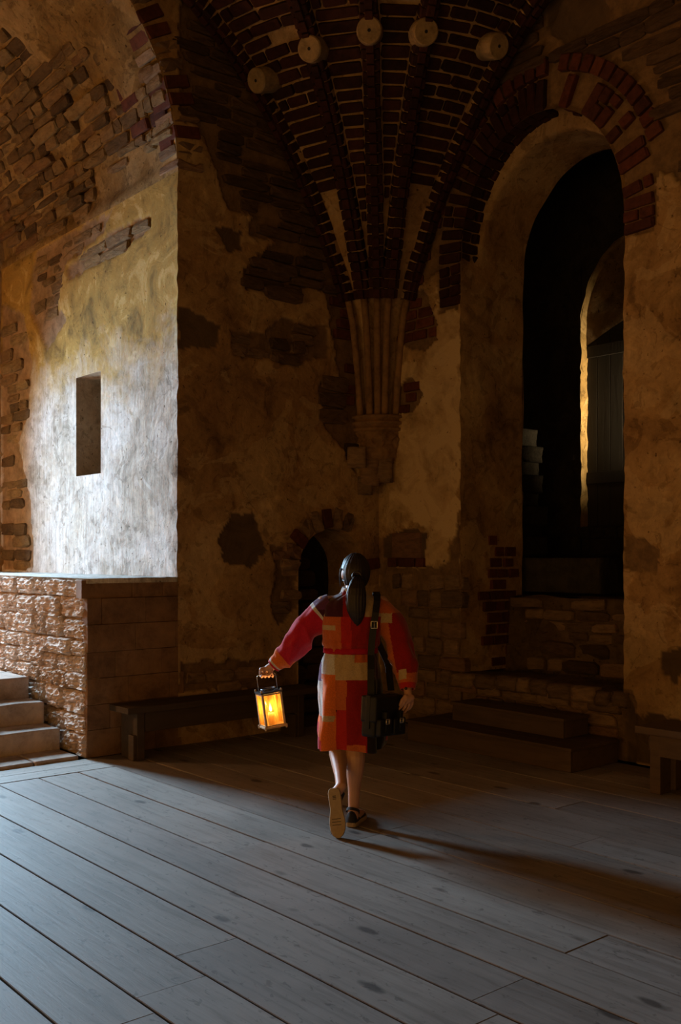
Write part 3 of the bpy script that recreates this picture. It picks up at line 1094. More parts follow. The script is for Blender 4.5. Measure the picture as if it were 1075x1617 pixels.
def stone_slab(name, lo, hi, mat, parent, mtx, bev=0.018, seed=0):
    mb = MB()
    nx, ny = 5, 14
    mb.box(lo, hi)
    me = mb.mesh(name)
    bm = bmesh.new()
    bm.from_mesh(me)
    bmesh.ops.recalc_face_normals(bm, faces=bm.faces)
    bmesh.ops.subdivide_edges(bm, edges=[e for e in bm.edges if abs((e.verts[0].co - e.verts[1].co).y) > 0.2], cuts=9, use_grid_fill=True)
    bmesh.ops.bevel(bm, geom=[e for e in bm.edges if len(e.link_faces) == 2 and e.calc_face_angle(0) > 0.6], offset=bev, segments=2, affect='EDGES', profile=0.6)
    for v in bm.verts:
        q = v.co * 4
        v.co.z += 0.010 * nz(q.x, q.y, seed) * (1 if v.co.z > 0.03 else 0)
        v.co.x += 0.012 * nz(q.y, q.z, seed + 4)
    bm.to_mesh(me)
    bm.free()
    me.polygons.foreach_set('use_smooth', [True] * len(me.polygons))
    me.materials.append(mat)
    o = bpy.data.objects.new(name, me)
    link(o, parent)
    if mtx is not None:
        o.matrix_basis = mtx
    return o


for i, (xf, zt, cut) in enumerate(((-0.36, 0.205, -4.4), (-0.67, 0.385, -3.63), (-0.98, 0.565, -4.1))):
    xb = xf - (0.5 if i < 2 else 2.85)
    z0 = 0.0 if i == 0 else zt - 0.19
    stone_slab('step', (xb, cut + 0.004, z0), (xf, -SU - 0.046, zt), M['step_stone'], stairs, stairs_m, seed=i)
    stone_slab('step', (xb, -5.57, z0), (xf, cut - 0.004, zt), M['step_stone'], stairs, stairs_m, seed=i + 9)
stone_slab('threshold', (-0.42, -3.57, -0.02), (-0.015, -SU - 0.05, 0.028), M['step_stone'], stairs, stairs_m, 0.012, 21)
stone_slab('threshold', (-0.42, -5.57, -0.02), (-0.015, -3.58, 0.026), M['step_stone'], stairs, stairs_m, 0.012, 22)

# ------------------------------------------------------------------ right wall (plane y = 0)
def map_right(u, z, d):
    if 0.53 <= z < NZ0 + 0.2:
        for e, s in ((NX0, 3.0), (NX1, 4.0)):
            if abs(u - e) < 0.1:
                u = u + edge_wob(z, s) * (1 - abs(u - e) / 0.1)
    return (u, -d, z)


LEDR = 0.53
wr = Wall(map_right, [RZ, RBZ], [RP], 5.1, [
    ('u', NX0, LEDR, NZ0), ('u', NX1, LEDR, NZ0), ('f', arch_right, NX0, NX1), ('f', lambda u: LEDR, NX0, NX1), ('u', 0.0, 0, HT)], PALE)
wr.strip(0, NX0, lambda u: 0.0, HT, flip=True)
wr.strip(NX0, NX1, lambda u: 0.0, LEDR, flip=True)
wr.strip(NX0, NX0 + 0.12, arch_right, HT, 0.008, flip=True)
wr.strip(NX0 + 0.12, NX1 - 0.12, arch_right, HT, flip=True)
wr.strip(NX1 - 0.12, NX1, arch_right, HT, 0.008, flip=True)
wr.strip(NX1, 4.6, lambda u: 0.0, HT, flip=True)
wr.strip(4.6, 11.0, lambda u: 0.0, HT, 0.2, 0.2, flip=True)
wall_right = wr.done('wall_right', M['plaster'])


def frame_right(u, z):
    return Vector((u, 0, z)), Vector((1, 0, 0)), Vector((0, -1, 0)), Vector((0, 0, 1))


def near_ring(u, z):
    dx, dz = (u - NXC) / (NHW + 0.31), (z - NZ0) / (NRISE + 0.31)
    if z < NZ0:
        return abs(u - NXC) < NHW + (0.30 if z > 3.85 else 0.02)
    return dx * dx + dz * dz < 1.0 or RP.has(u, z, 0)


courses(wall_right, GREYST + STONE, 'stone', frame_right, Zones([RZ.p[0][0]]), (0.09, 0.17), (0.12, 0.36), (-0.01, 0.025), 0.09, seed=21, skip=0.05, avoid=lambda u, z: u < 0.02, jit=0.02)
courses(wall_right, DSTONE, 'stone', frame_right, Zones([RZ.p[1][0]]), (0.08, 0.14), (0.2, 0.6), (-0.01, 0.03), 0.09, seed=22, avoid=near_ring, jit=0.03, skip=0.06)
courses(wall_right, BRICK, 'brick', frame_right, RBZ, (0.098, 0.108), (0.14, 0.26), (0.0, 0.02), 0.09, 0.02, seed=23, avoid=near_ring)
piece('stone', GREYST, wall_right, (0.40, -0.0, 1.71), (1, 0, 0), (0, -1, 0), (0, 0, 1), (0.40, 0.05, 0.24))
for u, l in ((0.22, 0.12), (0.42, 0.22), (0.60, 0.10)):
    piece('brick', BRICK, wall_right, (u, -0.005, 1.545), (1, 0, 0), (0, -1, 0), (0, 0, 1), (l, 0.06, 0.085))
# ring of brick voussoirs round the niche
NV = 34
rnd = random.Random(8)
for k in range(-4, NV + 2):
    if k < 0 or k >= NV:
        side = -1 if k < 0 else 1
        dz = (-k - 0.5) * 0.098 if k < 0 else (k - NV + 0.5) * 0.098
        base = Vector((NX0 if side < 0 else NX1, 0, NZ0 - dz))
        nrm = Vector((side, 0, 0))
        tan = Vector((0, 0, 1))
    else:
        t = PI * (k + 0.5) / NV
        base = Vector((NXC - NHW * math.cos(t), 0, NZ0 + NRISE * math.sin(t)))
        nrm = Vector((-math.cos(t) / NHW, 0, math.sin(t) / NRISE)).normalized()
        tan = Vector((nrm.z, 0, -nrm.x))
    segs = ((0.0, 0.27),) if rnd.random() < 0.55 else (((0.0, 0.13), (0.145, 0.27)) if rnd.random() < 0.5 else ((0.0, 0.17), (0.185, 0.27)))
    dp = 0.26 if k % 2 else 0.15
    if k > 17 and rnd.random() < 0.15:
        continue
    ra = rnd.uniform(-0.06, 0.06)
    nrm, tan = (nrm * math.cos(ra) + tan * math.sin(ra)), (tan * math.cos(ra) - nrm * math.sin(ra))
    for a, b in segs:
        c = base + nrm * ((a + b) / 2) + Vector((0, dp / 2 - 0.012 - rnd.uniform(0, 0.012), 0))
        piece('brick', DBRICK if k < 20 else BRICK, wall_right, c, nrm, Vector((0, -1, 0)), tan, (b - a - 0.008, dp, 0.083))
    if k % 2 == 0 and 0 <= k < NV:
        c = base + nrm * 0.06 + Vector((0, 0.275, 0))
        piece('brick', DBRICK, wall_right, c, nrm, Vector((0, -1, 0)), tan, (0.12, 0.2, 0.083))
for k in range(3, 30):
    t = PI * (k + 0.5) / NV
    if rnd.random() < 0.25:
        continue
    base = Vector((NXC - NHW * math.cos(t), 0, NZ0 + NRISE * math.sin(t)))
    nrm = Vector((-math.cos(t) / NHW, 0, math.sin(t) / NRISE)).normalized()
    tan = Vector((nrm.z, 0, -nrm.x))
    piece('brick', BRICK, wall_right, base + nrm * 0.36 + Vector((0, 0.03, 0)), nrm, Vector((0, -1, 0)), tan, (0.13, 0.1, 0.095))

# right niche: jambs, soffit, ledge, inner room
ND = 0.88
mb = MB()
rows = []
prof = [(NX0, z) for z in frange(LEDR, NZ0, 0.06)] + [(NXC - NHW * math.cos(t), NZ0 + NRISE * math.sin(t)) for t in [PI * k / 40 for k in range(1, 40)]] + [(NX1, z) for z in frange(NZ0, LEDR, 0.06)]
for y in frange(0, ND, 0.05):
    row = []
    for x, z in prof:
        k = 0 if y == 0 else 1
        e = 0.0
        if z <= NZ0:
            e = edge_wob(z, 3.0 if x < NXC else 4.0) * max(0, 1 - y / 0.1)
        dd = k * (0.018 * nz(y * 1.6, z * 1.6, 3.4) + 0.006 * nz(y * 6, z * 6, 8.4))
        up = 0.0
        if z > NZ0:
            up = -0.10 * min(1.0, y / 0.28) * math.sin(PI * min(1, max(0, (z - NZ0) / NRISE)) / 2)
            if 0.01 < y < 0.21:
                x = NXC + (x - NXC) * 1.05
                up = 0.05
        row.append((x + e + dd, y + (0.035 * nz(z * 2.4, x * 3, 5.0) if y >= ND - 1e-6 else 0), z + dd + up))
    rows.append(row)
mb.grid(rows)
niche = mb.build('wall_niche_jamb', M['plaster'], None, True)
tag(niche, kind='structure')


def frame_njamb(y, z):
    return Vector((NX0, y, z)), Vector((0, 1, 0)), Vector((1, 0, 0)), Vector((0, 0, 1))


NJ = Zones([[(0.33, 1.75), (0.42, 1.92), (0.52, 1.78), (0.80, 1.66), (0.86, 1.2), (0.86, 0.56), (0.3, 0.56), (0.25, 1.2)]])
courses(niche, BRICK, 'brick', frame_njamb, NJ, (0.098, 0.11), (0.13, 0.25), (0.01, 0.035), 0.08, 0.02, seed=31, skip=0.12)

mb = MB()
rows = []
for x in frange(NX0 - 0.1, NX1 + 0.1, 0.06):
    row = []
    for q in frange(0, 1, 0.05):
        # ledge top, then the back face leaning up to the inner room
        if q < 0.4:
            y, z = 0.0 + (q / 0.4) * 0.62, LEDR
        else:
            y, z = 0.62 + 0.10 * (q - 0.4), LEDR + (q - 0.4) / 0.6 * 0.70
        k = 0.0 if q == 0 else 1.0
        row.append((x, y + k * 0.03 * nz(x * 3, z * 3, y), z + k * 0.03 * nz(x * 3, y * 3, z + 4)))
    rows.append(row)
mb.grid(rows, flip=True)
mb.grid([[(x, y, 1.23 + 0.02 * nz(x * 3, y * 3, 7)) for y in frange(0.66, 2.3, 0.1)] for x in frange(0.2, 3.2, 0.1)], flip=True)
nbase = mb.build('wall_niche_base', M['dark_mortar'], None, True)
tag(nbase, kind='structure')


def frame_nbase(u, z):
    return Vector((u, 0.62 + 0.1 * (z - LEDR), z)), Vector((1, 0, 0)), Vector((0, -1, 0)), Vector((0, 0, 1))


courses(nbase, GREYST + STONE + DSTONE, 'stone', frame_nbase, Zones([[(NX0 + 0.02, LEDR + 0.02), (NX1, LEDR + 0.02), (NX1, 1.22), (NX0 + 0.02, 1.22)]]), (0.09, 0.16), (0.14, 0.4), (0.0, 0.05), 0.1, seed=33, skip=0.1, jit=0.04)
# kerb of stones along the front of the ledge
x = NX0 - 0.25
rnd = random.Random(14)
while x < NX1 - 0.05:
    l = rnd.uniform(0.12, 0.30)
    piece('stone', GREYST, nbase, (x + l / 2, 0.03 + rnd.uniform(-0.02, 0.01), LEDR - 0.05 + rnd.uniform(-0.015, 0.02)), (1, 0, 0), (0, -1, 0), (0, 0, 1), (l - 0.012, 0.14, 0.125))
    x += l
courses(nbase, STONE + GREYST, 'stone', frame_right, Zones([[(NX0, 0.02), (NX1, 0.02), (NX1, 0.42), (NX0, 0.42)]]), (0.09, 0.15), (0.14, 0.34), (0.0, 0.03), 0.08, seed=35, skip=0.06)

# inner room behind the niche, nearly black in colour
IB = 1.78
OX0, OX1, OZ0, OZ1 = 1.14, 2.45, 1.90, 3.95
OXC, OHW, OR = (OX0 + OX1) / 2, (OX1 - OX0) / 2, 0.85


def arch_in(u):
    d = max(-1, min(1, (u - OXC) / OHW))
    return OZ1 + OR * math.sqrt(max(0, 1 - d * d))


mb = MB()
mb.grid([[(x, IB + 0.03 * nz(x * 4, z * 4, 1), z) for z in frange(1.2, 5.6, 0.1)] for x in frange(0.2, OX0 - 0.001, 0.1)], flip=True)
mb.grid([[(x, IB, OZ0 - (OZ0 - 1.2) * q) for q in (1, 0.5, 0)] for x in frange(OX0, OX1, 0.05)], flip=True)
us = [OXC - OHW * math.cos(PI * k / 30) for k in range(31)]
mb.grid([[(x, IB, arch_in(x) + (5.6 - arch_in(x)) * q) for q in (0, 0.5, 1)] for x in us], flip=True)
mb.grid([[(x, IB, z) for z in frange(1.2, 5.6, 0.2)] for x in frange(OX1, 3.2, 0.1)], flip=True)
mb.grid([[(0.2, y, z) for z in frange(1.2, 5.6, 0.3)] for y in (ND, IB)])
mb.grid([[(3.2, y, z) for z in frange(1.2, 5.6, 0.3)] for y in (ND, IB)])
mb.grid([[(x, y, 5.6) for y in (ND, IB)] for x in (0.2, 3.2)])
mb.grid([[(x, ND, z) for z in frange(1.2, 5.6, 0.3)] for x in (0.2, NX0)])
mb.grid([[(x, ND, z) for z in frange(1.2, 5.6, 0.3)] for x in (NX1, 3.2)])
mb.grid([[(x, ND, z) for z in (5.26, 5.6)] for x in (NX0, NX1)])
inner = mb.build('wall_niche_inner', M['near_black'], None, False)
tag(inner, kind='structure')
# reveal of the inner opening
mb = MB()
prof = [(OX0, z) for z in frange(OZ0, OZ1, 0.05)] + [(OXC - OHW * math.cos(t), OZ1 + OR * math.sin(t)) for t in [PI * k / 40 for k in range(1, 40)]] + [(OX1, z) for z in frange(OZ1, OZ0, 0.1)]
rows = []
for y in frange(IB - 0.012, IB + 0.14, 0.02):
    rows.append([(x + 0.018 * nz(z * 5, y * 5, 2.0) + 0.01 * nz(z * 17, y * 9, 3.0), y + 0.01 * nz(z * 9, x * 9), z + 0.018 * nz(x * 5, y * 5, 6.0)) for x, z in prof])
mb.grid(rows)
mb.grid([[(x, y, OZ0 + 0.02 * nz(x * 9, y * 9, 2)) for y in frange(IB - 0.02, IB + 0.3, 0.04)] for x in frange(OX0, OX1, 0.05)], flip=True)
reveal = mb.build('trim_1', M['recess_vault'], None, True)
tag(reveal, kind='structure')
mb = MB()
ty = IB + 0.085
us = [OXC - OHW * 1.02 * math.cos(PI * k / 24) for k in range(25)]
mb.grid([[(x, ty + 0.02 * nz(x * 7, z * 7), z) for z in [3.78 + (x - OX0) * 0.42 + (1.22 - (x - OX0) * 0.42) * k / 20 for k in range(21)]] for x in frange(OX0 - 0.02, OX1, 0.05)], flip=True)
tymp = mb.build('wall_niche_tympanum', M['dark_mortar'], None, True)
tag(tymp, kind='structure')
shutter = empty('door_1', (OXC, IB + 0.13, OZ0))
tag(shutter, kind='structure')
x = OX0 - 0.03
while x < OX1:
    b_ = MB()
    b_.box((x - OXC, -0.025, -0.02), (min(x + 0.148, OX1 + 0.03) - OXC, 0.025, 3.0))
    b_.build('plank', M['shutter'], shutter, bevel=0.004)
    x += 0.152
for z in (0.45, 1.75):
    b_ = MB()
    b_.box((OX0 - OXC, -0.045, z), (OX1 - OXC, -0.025, z + 0.12))
    b_.build('rail', M['shutter'], shutter, bevel=0.004)


# rough stones standing at the left inside the niche, and the block at its sill
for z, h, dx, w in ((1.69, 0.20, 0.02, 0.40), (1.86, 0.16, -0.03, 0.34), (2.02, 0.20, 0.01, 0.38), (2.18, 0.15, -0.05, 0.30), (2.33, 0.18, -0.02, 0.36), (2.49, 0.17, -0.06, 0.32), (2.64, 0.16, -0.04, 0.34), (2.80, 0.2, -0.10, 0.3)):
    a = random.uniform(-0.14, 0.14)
    piece('stone', BLACKST, inner, (0.805 + dx, 1.24 + random.uniform(-0.05, 0.03), z), (math.cos(a), 0, math.sin(a)), (0, -1, 0), (-math.sin(a), 0, math.cos(a)), (w, 0.3, h))
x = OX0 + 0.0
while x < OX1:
    piece('stone', BLACKST, inner, (x + 0.08, IB - 0.03, OZ0 - 0.06), (1, 0, 0), (0, -1, 0), (0, 0, 1), (0.15, 0.14, 0.12))
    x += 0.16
mb = MB()
rows = []
bx0, bx1, by0, by1, bz0, bz1 = 0.95, 1.93, 0.96, 1.36, 1.250, 1.590
M['block'] = blocks('dark_hewn_block', [(0.050, 0.043, 0.031), (0.050, 0.043, 0.031)], 9, 2.0, 0.85, 0.03)
bm = bmesh.new()
bmesh.ops.create_cube(bm, size=1.0)
bmesh.ops.subdivide_edges(bm, edges=bm.edges[:], cuts=11, use_grid_fill=True)
for v in bm.verts:
    p = Vector(v.co)
    v.co = Vector(((bx0 + bx1) / 2 + p.x * (bx1 - bx0), (by0 + by1) / 2 + p.y * (by1 - by0), (bz0 + bz1) / 2 + p.z * (bz1 - bz0)))
    k = 0.03 if p.z < 0.45 else 0.012
    q = v.co * 5
    v.co += Vector((nz(q.x, q.y, q.z), nz(q.y, q.z, q.x + 9), 0.4 * nz(q.z, q.x, q.y + 5))) * k
    if p.z < -0.49:
        v.co.z = bz0 + 0.01
me = bpy.data.meshes.new('stone_block')
bm.to_mesh(me)
bm.free()
me.polygons.foreach_set('use_smooth', [True] * len(me.polygons))
me.materials.append(M['block'])
o = link(bpy.data.objects.new('stone_block', me))
tag(o, 'rough dark stone block lying on the sill inside the deep niche', 'stone block')

# ------------------------------------------------------------------ vault springing from the corner
RZT = [(2.97, .225), (3.5, .275), (3.9, .335), (4.15, .41), (4.35, .49), (4.6, .63), (4.9, .78), (5.3, 1.06), (5.6, 1.3), (5.95, 1.64), (6.2, 1.95), (6.45, 2.35), (6.65, 2.8), (6.8, 3.3), (6.9, 4.0)]


def vault_r(z):
    for (a, ra), (b, rb) in zip(RZT[:-1], RZT[1:]):
        if z <= b:
            return ra + (rb - ra) * max(0, (z - a)) / (b - a)
    return RZT[-1][1]


# the meridian resampled by length
fine = []
for (a, ra), (b, rb) in zip(RZT[:-1], RZT[1:]):
    for k in range(20):
        fine.append((ra + (rb - ra) * k / 20, a + (b - a) * k / 20))
fine.append((RZT[-1][1], RZT[-1][0]))
for it in range(40):
    fine = [fine[0]] + [((fine[i - 1][0] + 2 * fine[i][0] + fine[i + 1][0]) / 4, (fine[i - 1][1] + 2 * fine[i][1] + fine[i + 1][1]) / 4) for i in range(1, len(fine) - 1)] + [fine[-1]]
SL = [0.0]
for i in range(1, len(fine)):
    SL.append(SL[-1] + math.hypot(fine[i][0] - fine[i - 1][0], fine[i][1] - fine[i - 1][1]))


def merid(s):
    s = max(0.0, min(SL[-1] - 1e-6, s))
    lo, hi = 0, len(SL) - 1
    while hi - lo > 1:
        mid = (lo + hi) // 2
        if SL[mid] <= s:
            lo = mid
        else:
            hi = mid
    f = (s - SL[lo]) / (SL[hi] - SL[lo])
    r = fine[lo][0] + (fine[hi][0] - fine[lo][0]) * f
    z = fine[lo][1] + (fine[hi][1] - fine[lo][1]) * f
    tr, tz = fine[hi][0] - fine[lo][0], fine[hi][1] - fine[lo][1]
    l = math.hypot(tr, tz)
    return r, z, tr / l, tz / l


def s_of_z(zz):
    for i in range(len(fine)):
        if fine[i][1] >= zz:
            return SL[i]
    return SL[-1]


def vault_frame(th, s, out=0.0):
    r, z, tr, tz = merid(s)
    rad = Vector((math.sin(th), -math.cos(th), 0))
    U = Vector((math.cos(th), math.sin(th), 0))
    W = rad * tr + Vector((0, 0, tz))
    Nn = rad * tz - Vector((0, 0, tr))
    return rad * r + Vector((0, 0, z)) + Nn * out, U, Nn, W, r


mb = MB()
rows = []
for k in range(61):
    th = math.radians(-3 + 96 * k / 60)
    row = []
    for s in frange(0, SL[-1], 0.06):
        p, U, Nn, W, r = vault_frame(th, s, 0.012 * nz(th * 5, s * 3, 4.4) - 0.055 * max(0.0, min(1.0, (s_of_z(4.15) - s) / 0.15)))
        row.append(tuple(p))
    rows.append(row)
mb.grid(rows)
# beyond the springing the ceiling of the hall goes on level
mb.grid([[(x, y, HT) for y in frange(0.3, -11, 1.0)] for x in frange(-0.3, 11, 1.0)], flip=False)
ceiling = mb.build('ceiling', M['mortar'], None, True)
tag(ceiling, kind='structure')

RIBS = [math.radians(a) for a in (3.5, 28, 45, 60, 86.5)]
rnd = random.Random(31)
s0, s1 = s_of_z(4.08), s_of_z(6.72)
for ri, th in enumerate(RIBS):
    edge = ri in (0, 4)
    mb = MB()
    w = 0.060 if edge else 0.07
    rows = []
    for s in frange(s0 + 0.012, s1 + 0.3, 0.06):
        p, U, Nn, W, r = vault_frame(th, s)
        rows.append([tuple(p + U * a + Nn * b) for a, b in ((-w, -0.03), (-w, 0.055), (-w * 0.55, 0.09), (w * 0.55, 0.09), (w, 0.055), (w, -0.03))])
    mb.grid(rows, flip=True)
    rib = mb.build('rib', M['mortar'], ceiling)
    s = s0
    while s < s1:
        hh = rnd.uniform(0.085, 0.105)
        p, U, Nn, W, r = vault_frame(th, s + hh / 2, 0.055 + rnd.uniform(-0.004, 0.008))
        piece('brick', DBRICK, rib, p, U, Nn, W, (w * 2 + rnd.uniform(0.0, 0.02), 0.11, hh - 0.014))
        s += hh
    # moulded nose of the rib
    s = s0
    while s < s1:
        hh = rnd.uniform(0.085, 0.105)
        p, U, Nn, W, r = vault_frame(th, s + hh / 2, 0.115)
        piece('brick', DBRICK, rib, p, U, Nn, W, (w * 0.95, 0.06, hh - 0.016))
        s += hh
    # plastered shaft below the brickwork
    mb = MB()
    pts, rad = [], []
    for s in frange(0, s_of_z(4.10), 0.08):
        p, U, Nn, W, r = vault_frame(th, s, 0.035)
        pts.append(p)
        rad.append(0.034 + 0.003 * nz(s * 4, th * 5))
    mb.tube(pts, rad, 12)
    mb.build('shaft', M['shaft_stone'], ceiling, True)

# web bricks between the ribs
cnt = 0
for si in range(4):
    a0, a1 = RIBS[si], RIBS[si + 1]
    s = s_of_z((5.0, 4.72, 4.80, 5.02)[si])
    k = 0
    while s < s_of_z(6.50):
        hh = 0.108 + rnd.uniform(-0.008, 0.008)
        r = merid(s + hh / 2)[0]
        b0, b1 = a0 + 0.075 / r, a1 - 0.075 / r
        Lr = r * (b1 - b0)
        if Lr > 0.05:
            n = max(1, int(round(Lr / 0.27)))
            cuts = [0.0]
            off = 0.5 if (k % 2 and n > 1) else 1.0
            q = off / n
            while q < 0.97:
                cuts.append(q + rnd.uniform(-0.06, 0.06) / n)
                q += 1.0 / n
            cuts.append(1.0)
            for c0, c1 in zip(cuts[:-1], cuts[1:]):
                if (c1 - c0) * Lr < 0.04:
                    continue
                th = b0 + (b1 - b0) * (c0 + c1) / 2
                p, U, Nn, W, rr = vault_frame(th, s + hh / 2, 0.006 + rnd.uniform(-0.006, 0.008))
                if rnd.random() < 0.97 and cnt < 298:
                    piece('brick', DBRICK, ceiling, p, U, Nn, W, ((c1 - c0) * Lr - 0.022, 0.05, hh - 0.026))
                    cnt += 1
        s += hh
        k += 1

# round plugs standing out at the head of each rib
for th, zz in zip([math.radians(a) for a in (8.5, 28.5, 45, 59.5, 80.5)], (5.82, 5.90, 5.97, 5.96, 5.96)):
    p, U, Nn, W, r = vault_frame(th, s_of_z(zz), 0.0)
    rad = Vector((math.sin(th), -math.cos(th), -0.42)).normalized()
    mb = MB()
    mb.tube([p - rad * 0.08, p + rad * 0.14, p + rad * 0.19, p + rad * 0.20], [0.112, 0.108, 0.104, 0.094], 28)
    plug = mb.build('plug', M['plug'], ceiling, False, 0.0)
    mb = MB()
    mb.tube([p + rad * 0.195, p + rad * 0.2015], [0.014, 0.014], 12)
    mb.build('bore', M['black'], plug)

# carved corbel in the corner below the shafts
BIS = Vector((1, -1, 0)).normalized()
mb = MB()


def quarter(z, r, n=20, wob=0.0, seed=0.0):
    out = []
    for k in range(n + 1):
        th = math.radians(-4 + 98 * k / n)
        rr = r * (1 + wob * nz(k * 0.9, z * 14, seed))
        out.append((math.sin(th) * rr, -math.cos(th) * rr, z))
    return out


rows = [quarter(z, r) for z, r in ((2.985, 0.22), (2.98, 0.335), (2.955, 0.345), (2.945, 0.302), (2.925, 0.302), (2.918, 0.335), (2.893, 0.335), (2.885, 0.296), (2.865, 0.296), (2.857, 0.322), (2.83, 0.318), (2.82, 0.270))]
mb.grid(rows)
cap_o = mb.build('trim_2', M['shaft_stone'], None, True)
tag(cap_o, kind='structure')
mb = MB()
rows = []
for i, z in enumerate(frange(2.83, 2.40, 0.02)):
    f = i / 21
    r = 0.285 - 0.05 * f - 0.10 * max(0, f - 0.6) / 0.4
    rows.append([(x + (0.028 * nz(x * 16, y * 16, z * 22) if f > 0.03 else 0) * (1.8 if f < 0.35 else 1), y + (0.028 * nz(x * 16, y * 16, z * 22 + 9) if f > 0.03 else 0) * (1.8 if f < 0.35 else 1), z) for x, y, z in quarter(z, r, 28)])
mb.grid(rows)
mb.build('carved_foliage', M['shaft_stone'], cap_o, True)
for cxy, z, d in (((0.15, -0.08), 2.45, (0.18, 0.14, 0.24)), ((0.08, -0.19), 2.44, (0.18, 0.14, 0.28)), ((0.05, -0.34), 2.57, (0.18, 0.12, 0.20)), ((0.04, -0.22), 2.30, (0.14, 0.10, 0.18))):
    a = random.uniform(-0.1, 0.1) - (PI / 4 if cxy[0] > 0.1 else PI / 2.3)
    nn = Vector((math.cos(a + 0.0), math.sin(a), 0)) if False else BIS
    piece('stone', GREYST, cap_o, (cxy[0], cxy[1], z), (BIS.y * -1, BIS.x, 0), nn, (0, 0, 1), d)

# ------------------------------------------------------------------ floor of wide boards
mb = MB()
mb.box((-0.4, -11, -0.08), (11, 0.2, -0.034))
floor = mb.build('floor', M['black'])
tag(floor, kind='structure')
rnd = random.Random(3)
SEAM0, BW = -3.115, 0.3065


def plank_mesh(name, w, l, mat):
    bm = bmesh.new()
    bmesh.ops.create_cube(bm, size=1.0)
    for v in bm.verts:
        v.co = Vector((v.co.x * l, v.co.y * w, v.co.z * 0.034 - 0.017))
    bmesh.ops.bevel(bm, geom=[e for e in bm.edges if all(v.co.z > -0.01 for v in e.verts)], offset=0.002, segments=2, affect='EDGES')
    me = bpy.data.meshes.new(name)
    bm.to_mesh(me)
    bm.free()
    me.materials.append(mat)
    return me


k = -10
while True:
    y1 = SEAM0 - k * BW
    y0 = y1 - BW
    if y0 < -11:
        break
    if y1 > 0.05:
        k += 1
        continue
    k += 1
    x = 0.42 if y1 < -3.0 else 0.0
    # butt joints seen in the photograph lie well out in the room
    joints = [rnd.uniform(2.2, 5.2), rnd.uniform(6.0, 9.0)]
    ends = [x] + joints + [11.0]
    for a, b in zip(ends[:-1], ends[1:]):
        gap = 0.0075
        me = plank_mesh('plank', BW - gap - rnd.uniform(0, 0.004), b - a - 0.0005, M['floor_wood'])
        o = bpy.data.objects.new('plank', me)
        link(o, floor)
        o.location = ((a + b) / 2, (y0 + y1) / 2, rnd.uniform(-0.0025, 0.0))
mb = MB()
mb.box((0.005, -0.2, -0.034), (0.412, 0.2, 0.0))
me = plank_mesh('plank', 2.46, 0.195, M['cross_wood'])
for x, yc in ((0.105, -4.37), (0.308, -4.37)):
    me = plank_mesh('plank', 0.198, 2.50, M['cross_wood'])
    o = bpy.data.objects.new('plank', me)
    link(o, floor)
    o.location = (x, yc, 0)
    o.rotation_euler = (0, 0, PI / 2)

# ------------------------------------------------------------------ benches and the wooden platform
def boardbox(name, lo, hi, mat, parent, bev=0.006):
    mb = MB()
    mb.box(lo, hi)
    return mb.build(name, mat, parent, bevel=bev)


bench = empty('wooden_bench', (0.22, -2.02, 0))
tag(bench, 'long dark wooden bench against the wall behind the lantern', 'bench')
boardbox('seat', (-0.15, -0.97, 0.375), (0.16, 0.97, 0.425), M['bench_wood'], bench)
boardbox('apron', (0.095, -0.80, 0.22), (0.125, 0.72, 0.373), M['bench_wood'], bench)
for y in (-0.84, 0.76):
    boardbox('leg', (-0.13, y - 0.035, 0.001), (0.13, y + 0.035, 0.374), M['bench_wood'], bench)
    boardbox('foot', (0.04, y - 0.065, 0.001), (0.125, y - 0.036, 0.20), M['bench_wood'], bench)
bench2 = empty('wooden_bench', (4.3, -0.6, 0))
tag(bench2, 'dark wooden bench end at the right edge beside the plastered pier', 'bench')
boardbox('seat', (-0.84, -0.21, 0.405), (0.85, 0.19, 0.455), M['step_wood'], bench2)
boardbox('apron', (-0.68, -0.17, 0.26), (0.70, -0.14, 0.403), M['step_wood'], bench2)
for x in (-0.72, 0.72):
    boardbox('leg', (x - 0.04, -0.15, 0.001), (x + 0.04, -0.02, 0.404), M['step_wood'], bench2)
    boardbox('leg', (x - 0.04, 0.04, 0.001), (x + 0.04, 0.16, 0.404), M['step_wood'], bench2)
    boardbox('bracket', (x - 0.07, -0.12, 0.28), (x - 0.041, 0.12, 0.38), M['step_wood'], bench2)

plat = empty('wooden_steps', (1.96, -0.36, 0))
tag(plat, 'low two-tier wooden step platform in front of the deep niche', 'platform')
px0, px1 = 1.09 - 1.96, 2.82 - 1.96
boardbox('riser', (px0, -0.30, 0.001), (px1, -0.275, 0.155), M['step_wood'], plat)
boardbox('end_board', (px0, -0.274, 0.001), (px0 + 0.025, 0.30, 0.155), M['step_wood'], plat)
boardbox('end_board', (px1 - 0.025, -0.274, 0.001), (px1, 0.30, 0.155), M['step_wood'], plat)
for i in range(4):
    boardbox('tread', (px0 - 0.015, -0.315 + i * 0.154, 0.156), (px1 + 0.015, -0.315 + i * 0.154 + 0.150, 0.183), M['step_wood'], plat)
qx0, qx1 = 1.37 - 1.96, 2.55 - 1.96
boardbox('riser', (qx0, -0.03, 0.184), (qx1, -0.005, 0.315), M['step_wood'], plat)
boardbox('end_board', (qx0, -0.004, 0.184), (qx0 + 0.025, 0.29, 0.315), M['step_wood'], plat)
boardbox('end_board', (qx1 - 0.025, -0.004, 0.184), (qx1, 0.29, 0.315), M['step_wood'], plat)
for i in range(2):
    boardbox('tread', (qx0 - 0.015, -0.045 + i * 0.170, 0.316), (qx1 + 0.015, -0.045 + i * 0.170 + 0.166, 0.343), M['step_wood'], plat)

